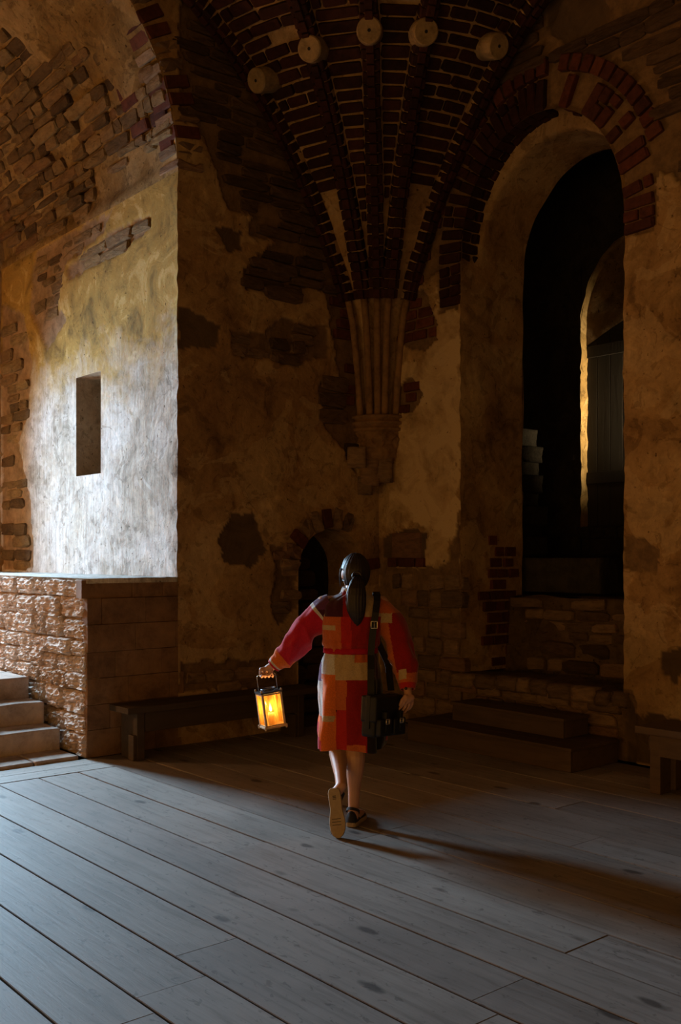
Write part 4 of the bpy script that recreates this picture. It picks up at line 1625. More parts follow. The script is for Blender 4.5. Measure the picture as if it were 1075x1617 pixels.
# ------------------------------------------------------------------ added unseen shell that blocks stray outside light, doorway floor
mb = MB()
mb.grid([[(-5.6, y, z) for z in (-0.2, 7.8)] for y in (-11, 3.2)])
mb.grid([[(x, 3.2, z) for z in (-0.2, 7.8)] for x in (-5.6, 11)], flip=True)
mb.grid([[(x, y, 7.8) for y in (-11, 3.2)] for x in (-5.6, 11)])
mb.grid([[(x, -11, z) for z in (-0.2, 7.8)] for x in (-5.6, 0.0)])
mb.grid([[(x, y, -0.12) for y in (-11, 3.2)] for x in (-5.6, 11)], flip=True)
mb.grid([[(11, y, z) for z in (-0.2, 7.8)] for y in (-6.5, 3.2)], flip=True)
mb.grid([[(11, y, z) for z in (2.5, 7.8)] for y in (-11, -6.5)], flip=True)
mb.grid([[(x, -11, z) for z in (2.5, 7.8)] for x in (0.0, 11.0)])  # end kept open low down, shaped to admit warm fill light
shell = mb.build('wall_light_shell', M['near_black'])
tag(shell, kind='structure')
mb = MB()
mb.box((-0.6, -1.1, -0.06), (0.0, -0.1, -0.005))
dfl = mb.build('floor_doorway', M['step_wood'])
tag(dfl, kind='structure')

# added lamp, out of view, to fill the recess with orange light
lamp = empty('fill_lamp', (-3.30, -6.10, LED))
tag(lamp, 'added unseen fill lamp on the far ledge of the window recess', 'lamp')
M['brass'] = plain('brass', (0.45, 0.30, 0.10), 0.35, 1.0)
mb = MB()
mb.tube([(0, 0, 0.001), (0, 0, 0.02), (0, 0, 0.05), (0, 0, 0.09), (0, 0, 0.13), (0, 0, 0.16)], [0.08, 0.085, 0.03, 0.06, 0.07, 0.035], 24)
mb.build('font', M['brass'], lamp, True)
mb = MB()
rows = []
for z, r in ((0.150, 0.004), (0.162, 0.014), (0.180, 0.018), (0.205, 0.010), (0.225, 0.001)):
    rows.append([(r * math.cos(2 * PI * k / 12), r * math.sin(2 * PI * k / 12), z) for k in range(12)])
mb.grid(rows, closed=True)
m, N, L, B = nodes_of('fill_lamp_flame')
em = N.new('ShaderNodeEmission')
em.inputs[0].default_value = (1.0, 0.5, 0.15, 1)
em.inputs[1].default_value = 20.0
L.new(em.outputs[0], N['Material Output'].inputs[0])
M['fill_lamp_flame'] = m
mb.build('flame', M['fill_lamp_flame'], lamp, True)
ld = bpy.data.lights.new('fill_lamp_light', 'POINT')
ld.energy = 230.0
ld.color = (1.0, 0.50, 0.20)
ld.shadow_soft_size = 0.10
lo = bpy.data.objects.new('fill_lamp_light', ld)
col.objects.link(lo)
lo.parent = lamp
lo.location = (0, 0, 0.48)

# ================================================================== the person with the lantern
M['skin'] = plain('skin', (0.50, 0.27, 0.18), 0.5, var=0.08, vscale=18)
M['hair'] = plain('black_hair', (0.014, 0.009, 0.009), 0.52, spec=0.35, var=0.5, vscale=60)
M['leather'] = plain('black_leather', (0.006, 0.006, 0.0065), 0.55, spec=0.28, var=0.3, vscale=40, bumpk=0.15)
M['nickel'] = plain('nickel', (0.62, 0.58, 0.50), 0.28, 1.0)
M['shoe'] = plain('black_canvas', (0.014, 0.012, 0.012), 0.8, var=0.2)
M['rubber'] = plain('beige_rubber', (0.33, 0.24, 0.14), 0.75, var=0.12, vscale=50, bumpk=0.3)
M['button'] = plain('dark_button', (0.02, 0.012, 0.012), 0.35)
M['belt'] = plain('crimson_wool', (0.36, 0.012, 0.030), 0.95, spec=0.1, var=0.12, vscale=90, bumpk=0.4)

# woven patchwork cloth: colour of each patch comes with the mesh
m, N, L, B = nodes_of('patchwork_wool')
at = N.new('ShaderNodeAttribute')
at.attribute_name = 'cloth'
tc = N.new('ShaderNodeTexCoord').outputs['Object']
nn_ = noise_node(N, L, tc, 160, 3, 0.6)
rr_ = ramp(N, [(0.3, (0.72, 0.72, 0.72)), (0.7, (1.2, 1.2, 1.2))])
L.new(nn_.outputs[0], rr_.inputs[0])
cc_ = mix(N, L, 0.8, at.outputs['Color'], rr_.outputs[0], 'MULTIPLY')
L.new(cc_, B.inputs['Base Color'])
B.inputs['Roughness'].default_value = 0.95
B.inputs['Specular IOR Level'].default_value = 0.12
B.inputs['Sheen Weight'].default_value = 0.25
B.inputs['Sheen Roughness'].default_value = 0.5
L.new(bump(N, L, nn_.outputs[0], 0.4, 0.003), B.inputs['Normal'])
M['wool'] = m

RED, DRED = (0.40, 0.018, 0.010), (0.25, 0.010, 0.008)
ORANGE, DORANGE = (0.62, 0.140, 0.020), (0.45, 0.105, 0.022)
BEIGE, GREY = (0.42, 0.30, 0.16), (0.52, 0.50, 0.47)
MAROON, BLACK, CRIM = (0.050, 0.010, 0.018), (0.012, 0.008, 0.008), (0.42, 0.012, 0.035)
PURPLE = (0.10, 0.03, 0.09)

P0 = CAM + FWD * 6.006 + RGT * 0.0669
P0.z = 0.0
PM = Matrix((RGT, FWD, Vector((0, 0, 1)))).transposed().to_4x4()
PM.translation = P0


def px(x, y):
    """measured picture point -> place on the figure's own upright plane (metres)"""
    return ((x - 555) * 0.00382, (1300 - y) * 0.00382)


# ---- body: one continuous surface
b = MB()
# trunk
b.capsule([(-0.01, 0.0, 0.86), (-0.01, 0.005, 0.97), (-0.005, 0.01, 1.06), (0.0, 0.015, 1.18), (0.005, 0.015, 1.29)], [0.145, 0.125, 0.112, 0.128, 0.110], 20)
b.capsule([(-0.145, 0.01, 1.315), (0.155, 0.01, 1.315)], [0.058, 0.058])
# neck and head
HEADC = Vector((0.022, 0.045, 1.515))
yaw = Matrix.Rotation(math.radians(22), 3, 'Z') @ Matrix.Rotation(math.radians(6), 3, 'X')
b.capsule([(0.006, 0.015, 1.31), (0.015, 0.03, 1.44)], [0.054, 0.050])


def hd(x, y, z):
    return HEADC + yaw @ Vector((x, y, z))


b.ball(HEADC, (0.076, 0.093, 0.100), rot=yaw)
b.ball(hd(0, 0.028, -0.050), (0.058, 0.066, 0.066), rot=yaw)
b.ball(hd(0, 0.060, -0.092), (0.026, 0.022, 0.020), rot=yaw)
b.capsule([hd(0, 0.092, 0.010), hd(0, 0.112, -0.024)], [0.009, 0.014], 10)
b.capsule([hd(-0.020, 0.092, -0.058), hd(0, 0.100, -0.057), hd(0.020, 0.092, -0.058)], [0.006, 0.009, 0.006], 8)
for s in (-1, 1):
    b.capsule([hd(s * 0.018, 0.088, 0.020), hd(s * 0.050, 0.076, 0.020)], [0.007, 0.006], 8)
    b.ball(hd(s * 0.078, -0.002, -0.014), (0.010, 0.022, 0.032), rot=yaw)
    b.ball(hd(s * 0.040, 0.070, -0.028), (0.022, 0.022, 0.024), rot=yaw)
# left arm (holding the lantern)
SHL, ELL, WRL = Vector((-0.165, 0.0, 1.322)), Vector((-0.335, 0.03, 1.095)), Vector((-0.474, 0.06, 0.948))
b.capsule([SHL, (SHL + ELL) / 2, ELL], [0.054, 0.046, 0.040])
b.capsule([ELL, ELL.lerp(WRL, 0.35), WRL], [0.040, 0.038, 0.026])
BAR = Vector((-0.517, 0.062, 0.893))
pdir = Vector((0.92, 0.38, 0.0)).normalized()      # the bar of the lantern handle
pn = Vector((-0.38, 0.92, 0.0)).normalized()
b.capsule([WRL, BAR + pdir * 0.012 + Vector((0, 0, 0.033))], [0.026, 0.026])
b.capsule([BAR + pdir * 0.036 + pn * 0.006 + Vector((0, 0, 0.032)), BAR - pdir * 0.030 + pn * 0.006 + Vector((0, 0, 0.026))], [0.019, 0.017])
for k, (u, ln) in enumerate(((0.038, 0.94), (0.014, 1.04), (-0.010, 1.0), (-0.033, 0.86))):
    q = BAR + pdir * u
    b.capsule([q + pn * 0.012 + Vector((0, 0, 0.030)), q + pn * 0.026 * ln + Vector((0, 0, 0.012)), q + pn * 0.020 * ln + Vector((0, 0, -0.012 * ln)), q - pn * 0.004 + Vector((0, 0, -0.0165)), q - pn * 0.016 * ln + Vector((0, 0, -0.004))], [0.0105, 0.0098, 0.0092, 0.0088, 0.008], 10)
b.capsule([BAR + pdir * 0.030 - pn * 0.012 + Vector((0, 0, 0.030)), BAR + pdir * 0.022 - pn * 0.026 + Vector((0, 0, 0.010)), BAR + pdir * 0.002 - pn * 0.025 + Vector((0, 0, -0.006))], [0.012, 0.0105, 0.009], 10)
# right arm
SHR, ELR, WRR = Vector((0.175, 0.0, 1.322)), Vector((0.292, -0.02, 1.065)), Vector((0.330, -0.105, 0.828))
b.capsule([SHR, (SHR + ELR) / 2, ELR], [0.054, 0.046, 0.040])
b.capsule([ELR, ELR.lerp(WRR, 0.35), WRR], [0.040, 0.038, 0.026])
pal = Vector((0.334, -0.145, 0.768))
b.capsule([WRR, WRR.lerp(pal, 0.5)], [0.024, 0.024])
b.capsule([pal + Vector((0.016, 0.012, 0.008)), pal + Vector((-0.018, -0.014, 0.006))], [0.021, 0.019])
b.capsule([WRR.lerp(pal, 0.4), pal], [0.024, 0.022])
for off, ln, spread in ((-0.026, 0.062, -0.020), (-0.010, 0.072, -0.008), (0.008, 0.070, 0.002), (0.024, 0.056, 0.010)):
    a0 = pal + Vector((off, off * 0.85, -0.012))
    a1 = a0 + Vector((-0.008 + spread * 0.5, 0.004, -ln * 0.45))
    a2 = a1 + Vector((-0.014 + spread * 0.3, 0.006, -ln * 0.33))
    a3 = a2 + Vector((-0.014, 0.006, -ln * 0.22))
    b.capsule([a0, a1, a2, a3], [0.0098, 0.0090, 0.0082, 0.0072], 10)
b.capsule([pal + Vector((-0.020, -0.018, 0.022)), pal + Vector((-0.042, -0.026, -0.002)), pal + Vector((-0.052, -0.026, -0.030))], [0.0125, 0.0105, 0.009], 10)
# legs: right one stands, left one pushes off its toes
HR, KR, AR = Vector((0.06, 0.0, 0.84)), Vector((0.022, 0.045, 0.475)), Vector((0.012, -0.020, 0.105))
b.capsule([HR, HR.lerp(KR, 0.5), KR], [0.098, 0.080, 0.058])
b.capsule([KR, KR.lerp(AR, 0.22) + Vector((0.002, -0.012, 0)), KR.lerp(AR, 0.42) + Vector((0.002, -0.010, 0)), KR.lerp(AR, 0.72), AR], [0.055, 0.062, 0.055, 0.038, 0.033])
b.capsule([AR, AR + Vector((-0.004, -0.022, -0.055))], [0.034, 0.034])
b.capsule([AR + Vector((0.0, 0.0, -0.05)), AR + Vector((0.03, 0.09, -0.07)), AR + Vector((0.055, 0.165, -0.083))], [0.033, 0.034, 0.022])
HL, KL, AL = Vector((-0.09, 0.0, 0.84)), Vector((-0.088, 0.13, 0.475)), Vector((-0.062, -0.215, 0.275))
b.capsule([HL, HL.lerp(KL, 0.5), KL], [0.098, 0.080, 0.056])
b.capsule([KL, KL.lerp(AL, 0.25) + Vector((0, -0.01, -0.010)), KL.lerp(AL, 0.45) + Vector((0, 0, -0.006)), KL.lerp(AL, 0.75), AL], [0.052, 0.056, 0.050, 0.036, 0.032])
HEEL, TOE = Vector((-0.108, -0.262, 0.262)), Vector((-0.078, -0.312, 0.020))
b.capsule([AL, HEEL + Vector((0.02, 0.038, -0.02))], [0.032, 0.033])
b.capsule([HEEL + Vector((0.015, 0.036, -0.02)), HEEL.lerp(TOE, 0.6) + Vector((0.005, 0.036, 0)), TOE + Vector((0, 0.028, 0.03))], [0.032, 0.034, 0.024])
me = remesh_object('person', b, 0.0046, M['skin'], 3)
person = bpy.data.objects.new('person', me)
link(person)
person.matrix_world = PM
tag(person, 'person in a red and orange patchwork coat walking away, holding a lit lantern', 'person')

# eyes, brows (the face is turned away)
for s in (-1, 1):
    e = MB()
    e.ball(hd(s * 0.032, 0.083, 0.006), (0.0125, 0.0125, 0.0125), 12, 8)
    e.build('eye', M['button'], person, True)

# ---- hair
h = MB()
rows = []
n = 96
for i in range(33):
    a = -0.62 * PI / 2 + (PI / 2 + 0.62 * PI / 2) * i / 32       # latitude, nape to crown
    row = []
    for k in range(n):
        f = 2 * PI * k / n
        x, y, z = math.cos(a) * math.cos(f), math.cos(a) * math.sin(f), math.sin(a)
        strand = 1 + 0.010 * math.sin(k * 2 * PI / n * 23 + 3 * nz(z * 2, k * 0.1)) + 0.012 * nz(x * 4, y * 4, z * 4)
        q = Vector((0.088 * x, 0.108 * y, 0.117 * z)) * strand
        if y > 0.25:                       # front: hairline drawn back, leaving the face free
            q.y -= 0.055 * (y - 0.25) * max(0, 0.75 - z)
            q *= 0.93
        row.append(tuple(HEADC + yaw @ q))
    rows.append(row)
h.grid(rows, closed=True, flip=True)
# cut the face opening
keep = []
for f in h.f:
    c = sum((Vector(h.v[i]) for i in f), Vector()) / len(f)
    q = yaw.transposed() @ (c - HEADC)
    if q.y > 0.045 and q.z < 0.058:
        continue
    if q.z < -0.055 and q.y > -0.01:
        continue
    if abs(q.x) > 0.058 and -0.048 < q.z < 0.016 and -0.02 < q.y < 0.03:
        continue
    keep.append(f)
h.f = keep
hair = h.build('hair', M['hair'], person, True)
sol = hair.modifiers.new('thick', 'SOLIDIFY')
sol.thickness = 0.006
h = MB()
TAIL = [(0.030, -0.050, 1.500), (0.032, -0.082, 1.492), (0.030, -0.112, 1.465), (0.027, -0.128, 1.425), (0.026, -0.134, 1.38), (0.026, -0.136, 1.33), (0.027, -0.136, 1.29), (0.030, -0.134, 1.255), (0.033, -0.132, 1.225), (0.034, -0.130, 1.200)]
TR = [(0.022, 0.022), (0.020, 0.020), (0.036, 0.028), (0.050, 0.034), (0.058, 0.036), (0.058, 0.034), (0.052, 0.030), (0.040, 0.024), (0.024, 0.015), (0.006, 0.005)]
PT, PR = [], []
for i in range(len(TAIL) - 1):
    for k in range(5):
        f = k / 5
        PT.append(Vector(TAIL[i]).lerp(Vector(TAIL[i + 1]), f))
        PR.append((TR[i][0] + (TR[i + 1][0] - TR[i][0]) * f, TR[i][1] + (TR[i + 1][1] - TR[i][1]) * f))
PT.append(Vector(TAIL[-1]))
PR.append(TR[-1])
rows = []
nn2 = 72
for p, (ra, rb) in zip(PT, PR):
    row = []
    for k in range(nn2):
        f = 2 * PI * k / nn2
        g = 1 + 0.05 * math.sin(k * 2 * PI / nn2 * 17 + 4 * nz(p.z * 6, k * 0.2)) + 0.06 * nz(k * 0.5, p.z * 10, 3)
        row.append((p.x + ra * g * math.cos(f), p.y + rb * g * math.sin(f) * 0.9, p.z + 0.012 * nz(k * 0.7, p.z * 8)))
    rows.append(row)
h.grid(rows, closed=True)
h.f.append(list(range(len(h.v) - nn2, len(h.v))))
h.build('ponytail', M['hair'], person, True)
h = MB()
pts = [(0.031 + 0.025 * math.cos(t), -0.083 + 0.006 * math.sin(t), 1.492 + 0.025 * math.sin(t)) for t in [2 * PI * k / 20 for k in range(21)]]
h.tube(pts, 0.007, 8)
h.build('hair_tie', M['button'], person, True)
for dx, l in ((-0.084, 0.10), (-0.081, 0.118), (-0.087, 0.085), (-0.077, 0.10), (-0.082, 0.075), (-0.079, 0.13), (-0.085, 0.11)):
    h = MB()
    a0 = hd(dx + 0.008, 0.022, 0.05)
    h.tube([a0, hd(dx, 0.028 + (l - 0.1) * 0.4, 0.01), hd(dx - 0.003, 0.032 + (l - 0.1) * 0.6, -0.03), hd(dx + 0.006, 0.026 + (l - 0.1), 0.05 - l - 0.02)], [0.0028, 0.003, 0.0026, 0.0008], 6)
    h.build('hair_strand', M['hair'], person, True)


# ---- coat
def cloth_object(name, rows, colour, parent, closed=True, thick=0.006):
    mb = MB()
    mb.grid(rows, closed=closed)
    me = mb.mesh(name, True)
    me.materials.append(M['wool'])
    at = me.color_attributes.new('cloth', 'FLOAT_COLOR', 'CORNER')
    nr, nc = len(rows), len(rows[0])
    vals = []
    fi = 0
    for i in range(nr - 1):
        for j in range(nc if closed else nc - 1):
            c = colour(i / (nr - 1), (j + 0.5) / nc, rows[i][j])
            vals.extend([c[0], c[1], c[2], 1.0] * 4)
    at.data.foreach_set('color', vals)
    o = bpy.data.objects.new(name, me)
    link(o, parent)
    s = o.modifiers.new('thick', 'SOLIDIFY')
    s.thickness = thick
    s.offset = 1.0
    return o


PATCHES = [  # x0, x1, y0, y1 measured on the back of the coat, colour (later ones lie on top)
    (480, 640, 900, 971, MAROON), (541, 576, 920, 971, DRED), (574, 596, 920, 972, BEIGE), (596, 640, 920, 966, DORANGE), (596, 640, 966, 981, BEIGE), (590, 640, 981, 994, MAROON),
    (480, 538, 971, 1031, DORANGE), (538, 553, 971, 1031, RED), (553, 640, 971, 1031, DRED), (480, 530, 985, 993, BEIGE), (511, 513.5, 940, 971, GREY),
    (480, 528, 1031, 1060, GREY), (528, 640, 1036, 1068, BEIGE), (528, 558, 1031, 1036, BEIGE), (558, 588, 1031, 1042, DORANGE), (588, 640, 1031, 1068, MAROON),
    (480, 529, 1060, 1186, ORANGE), (529, 546, 1068, 1114, DORANGE), (546, 578, 1068, 1186, DRED), (578, 640, 1068, 1190, BLACK), (530, 546, 1114, 1178, RED),
    (510, 527, 1124, 1133, BEIGE), (480, 511, 1068, 1128, GREY), (480, 509, 1036, 1072, PURPLE), (546, 576, 1168, 1190, DORANGE), (528, 548, 1176, 1190, BEIGE), (480, 508, 1162, 1190, CRIM)]


def coat_colour(i, j, p):
    x, y = 555 + p[0] / 0.00382, 1300 - p[2] / 0.00382
    if p[1] > 0.03:
        x = 1110 - x if x > 560 else x
        y = y + 20
    c = BLACK
    for x0, x1, y0, y1, cc in PATCHES:
        if x0 <= x < x1 and y0 <= y < y1:
            c = cc
    return c


RINGS = [  # z, centre x, centre y, half width, half depth
    (1.412, 0.012, 0.020, 0.058, 0.058), (1.395, 0.011, 0.018, 0.066, 0.063), (1.375, 0.010, 0.014, 0.085, 0.072), (1.360, 0.008, 0.010, 0.125, 0.085), (1.342, 0.006, 0.006, 0.165, 0.100),
    (1.315, 0.006, 0.004, 0.190, 0.112), (1.28, 0.006, 0.002, 0.192, 0.122), (1.22, 0.004, 0.0, 0.184, 0.130), (1.15, 0.0, 0.0, 0.172, 0.132), (1.09, -0.003, 0.0, 0.158, 0.128), (1.06, -0.005, 0.0, 0.148, 0.122),
    (1.045, -0.005, 0.0, 0.146, 0.120), (1.03, -0.005, 0.0, 0.148, 0.122), (1.0, -0.007, 0.0, 0.160, 0.134), (0.94, -0.010, 0.0, 0.175, 0.150), (0.88, -0.010, -0.002, 0.184, 0.158), (0.80, -0.010, -0.002, 0.190, 0.162), (0.70, -0.008, 0.0, 0.190, 0.162),
    (0.60, -0.006, 0.0, 0.190, 0.160), (0.52, -0.004, 0.0, 0.191, 0.160), (0.462, -0.004, 0.0, 0.190, 0.158)]


def ring_at(z):
    for a, c in zip(RINGS[:-1], RINGS[1:]):
        if a[0] >= z >= c[0]:
            f = (a[0] - z) / (a[0] - c[0])
            return [a[i] + (c[i] - a[i]) * f for i in range(5)]
    return RINGS[-1]


def sup(c):
    return math.copysign(abs(c) ** 0.85, c)


rows = []
nz_rows, na = 190, 200
for i in range(nz_rows + 1):
    z = 1.412 - (1.412 - 0.462) * i / nz_rows
    _, cx, cy, rx, ry = ring_at(z)
    row = []
    low = max(0.0, min(1.0, (1.03 - z) / 0.5))
    top = max(0.0, min(1.0, (z - 1.05) / 0.2))
    for k in range(na):
        f = 2 * PI * k / na
        fold = low * (0.020 * math.sin(5 * f + 0.6) + 0.012 * math.sin(9 * f + 2.0 + 2 * low)) * (0.4 + 0.6 * low)
        fold += 0.010 * nz(math.cos(f) * 2.2, math.sin(f) * 2.2, z * 5) * (0.5 + low) + 0.006 * nz(math.cos(f) * 5, math.sin(f) * 5, z * 14)
        # cloth gathered by the belt
        near = max(0.0, 1 - abs(z - 1.045) / 0.07)
        fold += near * 0.005 * math.sin(19 * f)
        # blousing above the belt
        fold += 0.010 * math.exp(-((z - 1.085) / 0.022) ** 2)
        r_x, r_y = rx + fold, ry + fold
        hemz = 0.0 if i < nz_rows - 14 else 0.010 * math.sin(3 * f + 1.0) * (i - nz_rows + 14) / 14
        row.append((cx + r_x * sup(math.cos(f)), cy + r_y * sup(math.sin(f)), z + hemz))
    rows.append(row)
coat = cloth_object('coat', rows, coat_colour, person)
rows = []
for z in (1.062, 1.058, 1.045, 1.032, 1.028):
    _, cx, cy, rx, ry = ring_at(z)
    e = 0.016 if 1.03 < z < 1.06 else 0.008
    rows.append([(cx + (rx + e + 0.006 * nz(k * 0.3, z * 9)) * sup(math.cos(2 * PI * k / 96)), cy + (ry + e + 0.006 * nz(k * 0.3, z * 9)) * sup(math.sin(2 * PI * k / 96)), z - 0.004 * math.sin(2 * PI * k / 96)) for k in range(96)])
mb = MB()
mb.grid(rows, closed=True)
mb.build('belt', M['belt'], coat, True)
# collar
rows = []
for z, rx, ry in ((1.370, 0.092, 0.080), (1.395, 0.078, 0.074), (1.418, 0.070, 0.070), (1.426, 0.066, 0.067), (1.410, 0.062, 0.064)):
    rows.append([(0.012 + (rx + 0.004 * nz(k * 0.4, z * 9)) * math.cos(2 * PI * k / 72), 0.020 + ry * math.sin(2 * PI * k / 72), z + 0.006 * math.sin(2 * PI * k / 72)) for k in range(72)])
cloth_object('collar', rows, lambda i, j, p: GREY if p[0] < 0.01 else BEIGE, coat)


def sleeve(name, path, radii, colour, seed, sag=0.0):
    P, R = [], []
    path = [Vector(p) for p in path]
    segs = 22
    for i in range(len(path) - 1):
        for k in range(segs):
            f = k / segs
            # smooth interpolation
            p0, p1, p2, p3 = path[max(i - 1, 0)], path[i], path[i + 1], path[min(i + 2, len(path) - 1)]
            P.append(0.5 * ((2 * p1) + (p2 - p0) * f + (2 * p0 - 5 * p1 + 4 * p2 - p3) * f * f + (3 * p1 - p0 - 3 * p2 + p3) * f ** 3))
            R.append(radii[i] + (radii[i + 1] - radii[i]) * (3 * f * f - 2 * f ** 3))
    P.append(path[-1])
    R.append(radii[-1])
    n = 80
    rows = []
    up = None
    total = len(P) - 1
    for i, p in enumerate(P):
        t = (P[min(i + 1, total)] - P[max(i - 1, 0)]).normalized()
        if up is None:
            up = Vector((0, -1, 0))
        u = (up - t * up.dot(t)).normalized()
        w = t.cross(u)
        f0 = i / total
        row = []
        for k in range(n):
            f = 2 * PI * k / n
            amp = math.sin(PI * min(1, f0 * 1.05)) if f0 < 0.95 else 0.15
            fold = 0.20 * amp * (0.6 - 1.2 * abs(math.sin(f0 * 14 + 1.5 * math.sin(f + seed) + seed + 1.5 * nz(f0 * 5, seed))) ** 0.7) * (0.6 + 0.4 * math.cos(f + seed * 2))
            fold += 0.22 * amp * nz(f0 * 7 + seed, math.cos(f) * 1.6, math.sin(f) * 1.6)
            q = p + (u * math.cos(f) + w * math.sin(f)) * R[i] * (1 + fold)
            if sag:
                q.z -= sag * amp * max(0.0, -((u * math.cos(f) + w * math.sin(f)).z)) ** 1.5
            row.append(tuple(q))
        rows.append(row)
    return cloth_object(name, rows, colour, coat)


def left_sleeve(i, j, p):
    x, y = 555 + p[0] / 0.00382, 1300 - p[2] / 0.00382
    if i > 0.93:
        return CRIM
    if i > 0.885:
        return GREY
    if i < 0.16:
        return PURPLE if y < 962 else MAROON
    if i < 0.19:
        return GREY
    if 0.68 < i < 0.885:
        a = (j * 8) % 8
        return ORANGE if (a < 3.2 or a > 6.2) else (MAROON if a < 4.6 else CRIM)
    if 0.45 < i < 0.68 and 0.45 < j < 0.72:
        return MAROON
    if i > 0.60 and 0.72 < j < 0.8:
        return ORANGE
    return CRIM


def right_sleeve(i, j, p):
    x, y = 555 + p[0] / 0.00382, 1300 - p[2] / 0.00382
    if i > 0.90:
        return RED
    if y < 966:
        return DORANGE
    if y < 981:
        return BEIGE if x < 618 else DRED
    if i > 0.74 and i < 0.86 and 628 < x < 640:
        return BEIGE
    if x < 612 + (y - 981) * 0.17:
        return DORANGE if y < 1075 else MAROON
    if y > 1058:
        return DORANGE
    return DRED


sleeve('sleeve', [(-0.115, 0.0, 1.310), (-0.185, 0.005, 1.275), (-0.262, 0.012, 1.190), (-0.335, 0.03, 1.085), (-0.405, 0.045, 1.010), (-0.447, 0.052, 0.972), (-0.475, 0.058, 0.944)], [0.078, 0.080, 0.080, 0.074, 0.066, 0.050, 0.044], left_sleeve, 0.7, 0.030)
sr = sleeve('sleeve', [(0.120, 0.0, 1.312), (0.195, -0.004, 1.262), (0.250, -0.012, 1.175), (0.290, -0.022, 1.06), (0.318, -0.048, 0.955), (0.328, -0.082, 0.880), (0.331, -0.105, 0.822)], [0.076, 0.080, 0.084, 0.084, 0.078, 0.060, 0.046], right_sleeve, 2.1, 0.02)
mb = MB()
mb.tube([(0.318, -0.148, 0.834), (0.317, -0.158, 0.834)], [0.009, 0.008], 14)
mb.build('button', M['button'], coat, True)


# ---- shoes
def shoe(name, heel, toe, upv, ankle, parent):
    """heel and toe are points of the outsole underside; upv points from the sole into the shoe"""
    heel, toe, upv = Vector(heel), Vector(toe), Vector(upv).normalized()
    d = (toe - heel)
    ln = d.length
    d.normalize()
    upv = (upv - d * upv.dot(d)).normalized()
    sd = d.cross(upv)
    prof = [(0.0, 0.018), (0.03, 0.030), (0.10, 0.036), (0.25, 0.036), (0.42, 0.034), (0.58, 0.042), (0.72, 0.047), (0.85, 0.043), (0.94, 0.030), (1.0, 0.012)]

    def outline(scale, up, shift=0.0):
        left = [heel + d * (f * ln) + sd * (w * scale + 0.004 * math.sin(f * 3)) + upv * up for f, w in prof]
        right = [heel + d * (f * ln) - sd * (w * scale - 0.004 * math.sin(f * 3)) + upv * up for f, w in prof[::-1]]
        return [tuple(q) for q in left + right]
    up_ = MB()
    rows = [outline(0.93, 0.020)]
    secs = []
    for f, w in [(0.02, 0.030)] + prof[1:-1] + [(0.985, 0.018)]:
        hgt = 0.088 if f < 0.30 else (0.088 - (f - 0.30) / 0.35 * 0.038 if f < 0.65 else 0.050 - (f - 0.65) / 0.35 * 0.022)
        c = heel + d * (f * ln) + upv * 0.018
        sec = []
        for k in range(13):
            a = PI * k / 12
            sec.append(tuple(c + sd * (w * 0.95 * math.cos(a)) + upv * (hgt - 0.018) * (math.sin(a) ** 0.7)))
        secs.append(sec)
    up_.grid(secs)
    up_.f.append(list(range(13)))
    e = len(up_.v) - 13
    up_.f.append([e + k for k in range(13)])
    # collar round the ankle
    cpt = heel + d * (0.20 * ln) + upv * 0.075
    up_.tube([cpt, cpt.lerp(Vector(ankle), 0.55)], [0.042, 0.040], 20, cap=False)
    o = up_.build('shoe', M['shoe'], parent, True)
    so = MB()
    r0, r1, r2, r3 = outline(0.94, 0.0), outline(1.0, 0.004), outline(1.0, 0.020), outline(0.95, 0.024)
    so.grid([r0, r1, r2, r3], closed=True)
    so.f.append(list(range(len(r0))))
    bb = len(r0) * 3
    so.f.append([bb + k for k in range(len(r0))])
    sole = so.build('sole', M['rubber'], o)
    for f, wdt in ((0.16, 0.004), (0.19, 0.004), (0.22, 0.004), (0.62, 0.003), (0.68, 0.003), (0.74, 0.003)):
        g = MB()
        mtx = Matrix((d, sd, upv)).transposed().to_4x4()
        mtx.translation = heel + d * (f * ln)
        hw_ = 0.010 if f < 0.3 else 0.026
        g.box((-wdt / 2, -hw_, -0.0012), (wdt / 2, hw_, 0.004), mtx)
        g.build('tread_bar', M['shoe'], sole)
    cap_ = MB()
    rows = []
    for f, w in ((0.84, 0.0445), (0.90, 0.040), (0.96, 0.029), (1.0, 0.012)):
        hgt = 0.046 - (f - 0.80) / 0.2 * 0.016
        c = heel + d * (f * ln) + upv * 0.014
        rows.append([tuple(c + sd * (w * 1.0 * math.cos(PI * k / 12)) + upv * (hgt - 0.012) * (math.sin(PI * k / 12) ** 0.7)) for k in range(13)])
    cap_.grid(rows)
    cap_.build('toe_cap', M['rubber'], o, True)
    # laces across the instep
    for f in (0.40, 0.47, 0.54):
        hgt = 0.088 - (f - 0.30) / 0.35 * 0.038 + 0.004
        c = heel + d * (f * ln) + upv * hgt
        lc = MB()
        lc.tube([c + sd * 0.020 - upv * 0.008, c, c - sd * 0.020 - upv * 0.008], 0.003, 6)
        lc.build('lace', M['rubber'], o, True)
    return o


shoe('shoe', (-0.008, -0.085, 0.001), (0.062, 0.155, 0.001), (0, 0, 1), AR, person)
shoe('shoe', HEEL + Vector((0, -0.004, 0.012)), (-0.080, -0.322, 0.003), (0.05, 1.0, 0.15), AL, person)

# ---- black leather shoulder bag
bag = bpy.data.objects.new('shoulder_bag', None)
bag.empty_display_size = 0.1
col.objects.link(bag)
BA = math.radians(-52)
BM = PM @ Matrix.Translation((0.168, -0.205, 0.565)) @ Matrix.Rotation(BA, 4, 'Z').inverted() @ Matrix.Rotation(math.radians(4), 4, 'Y')
bag.matrix_world = BM
tag(bag, 'black leather shoulder bag with buckled pockets hanging at the right hip', 'bag')


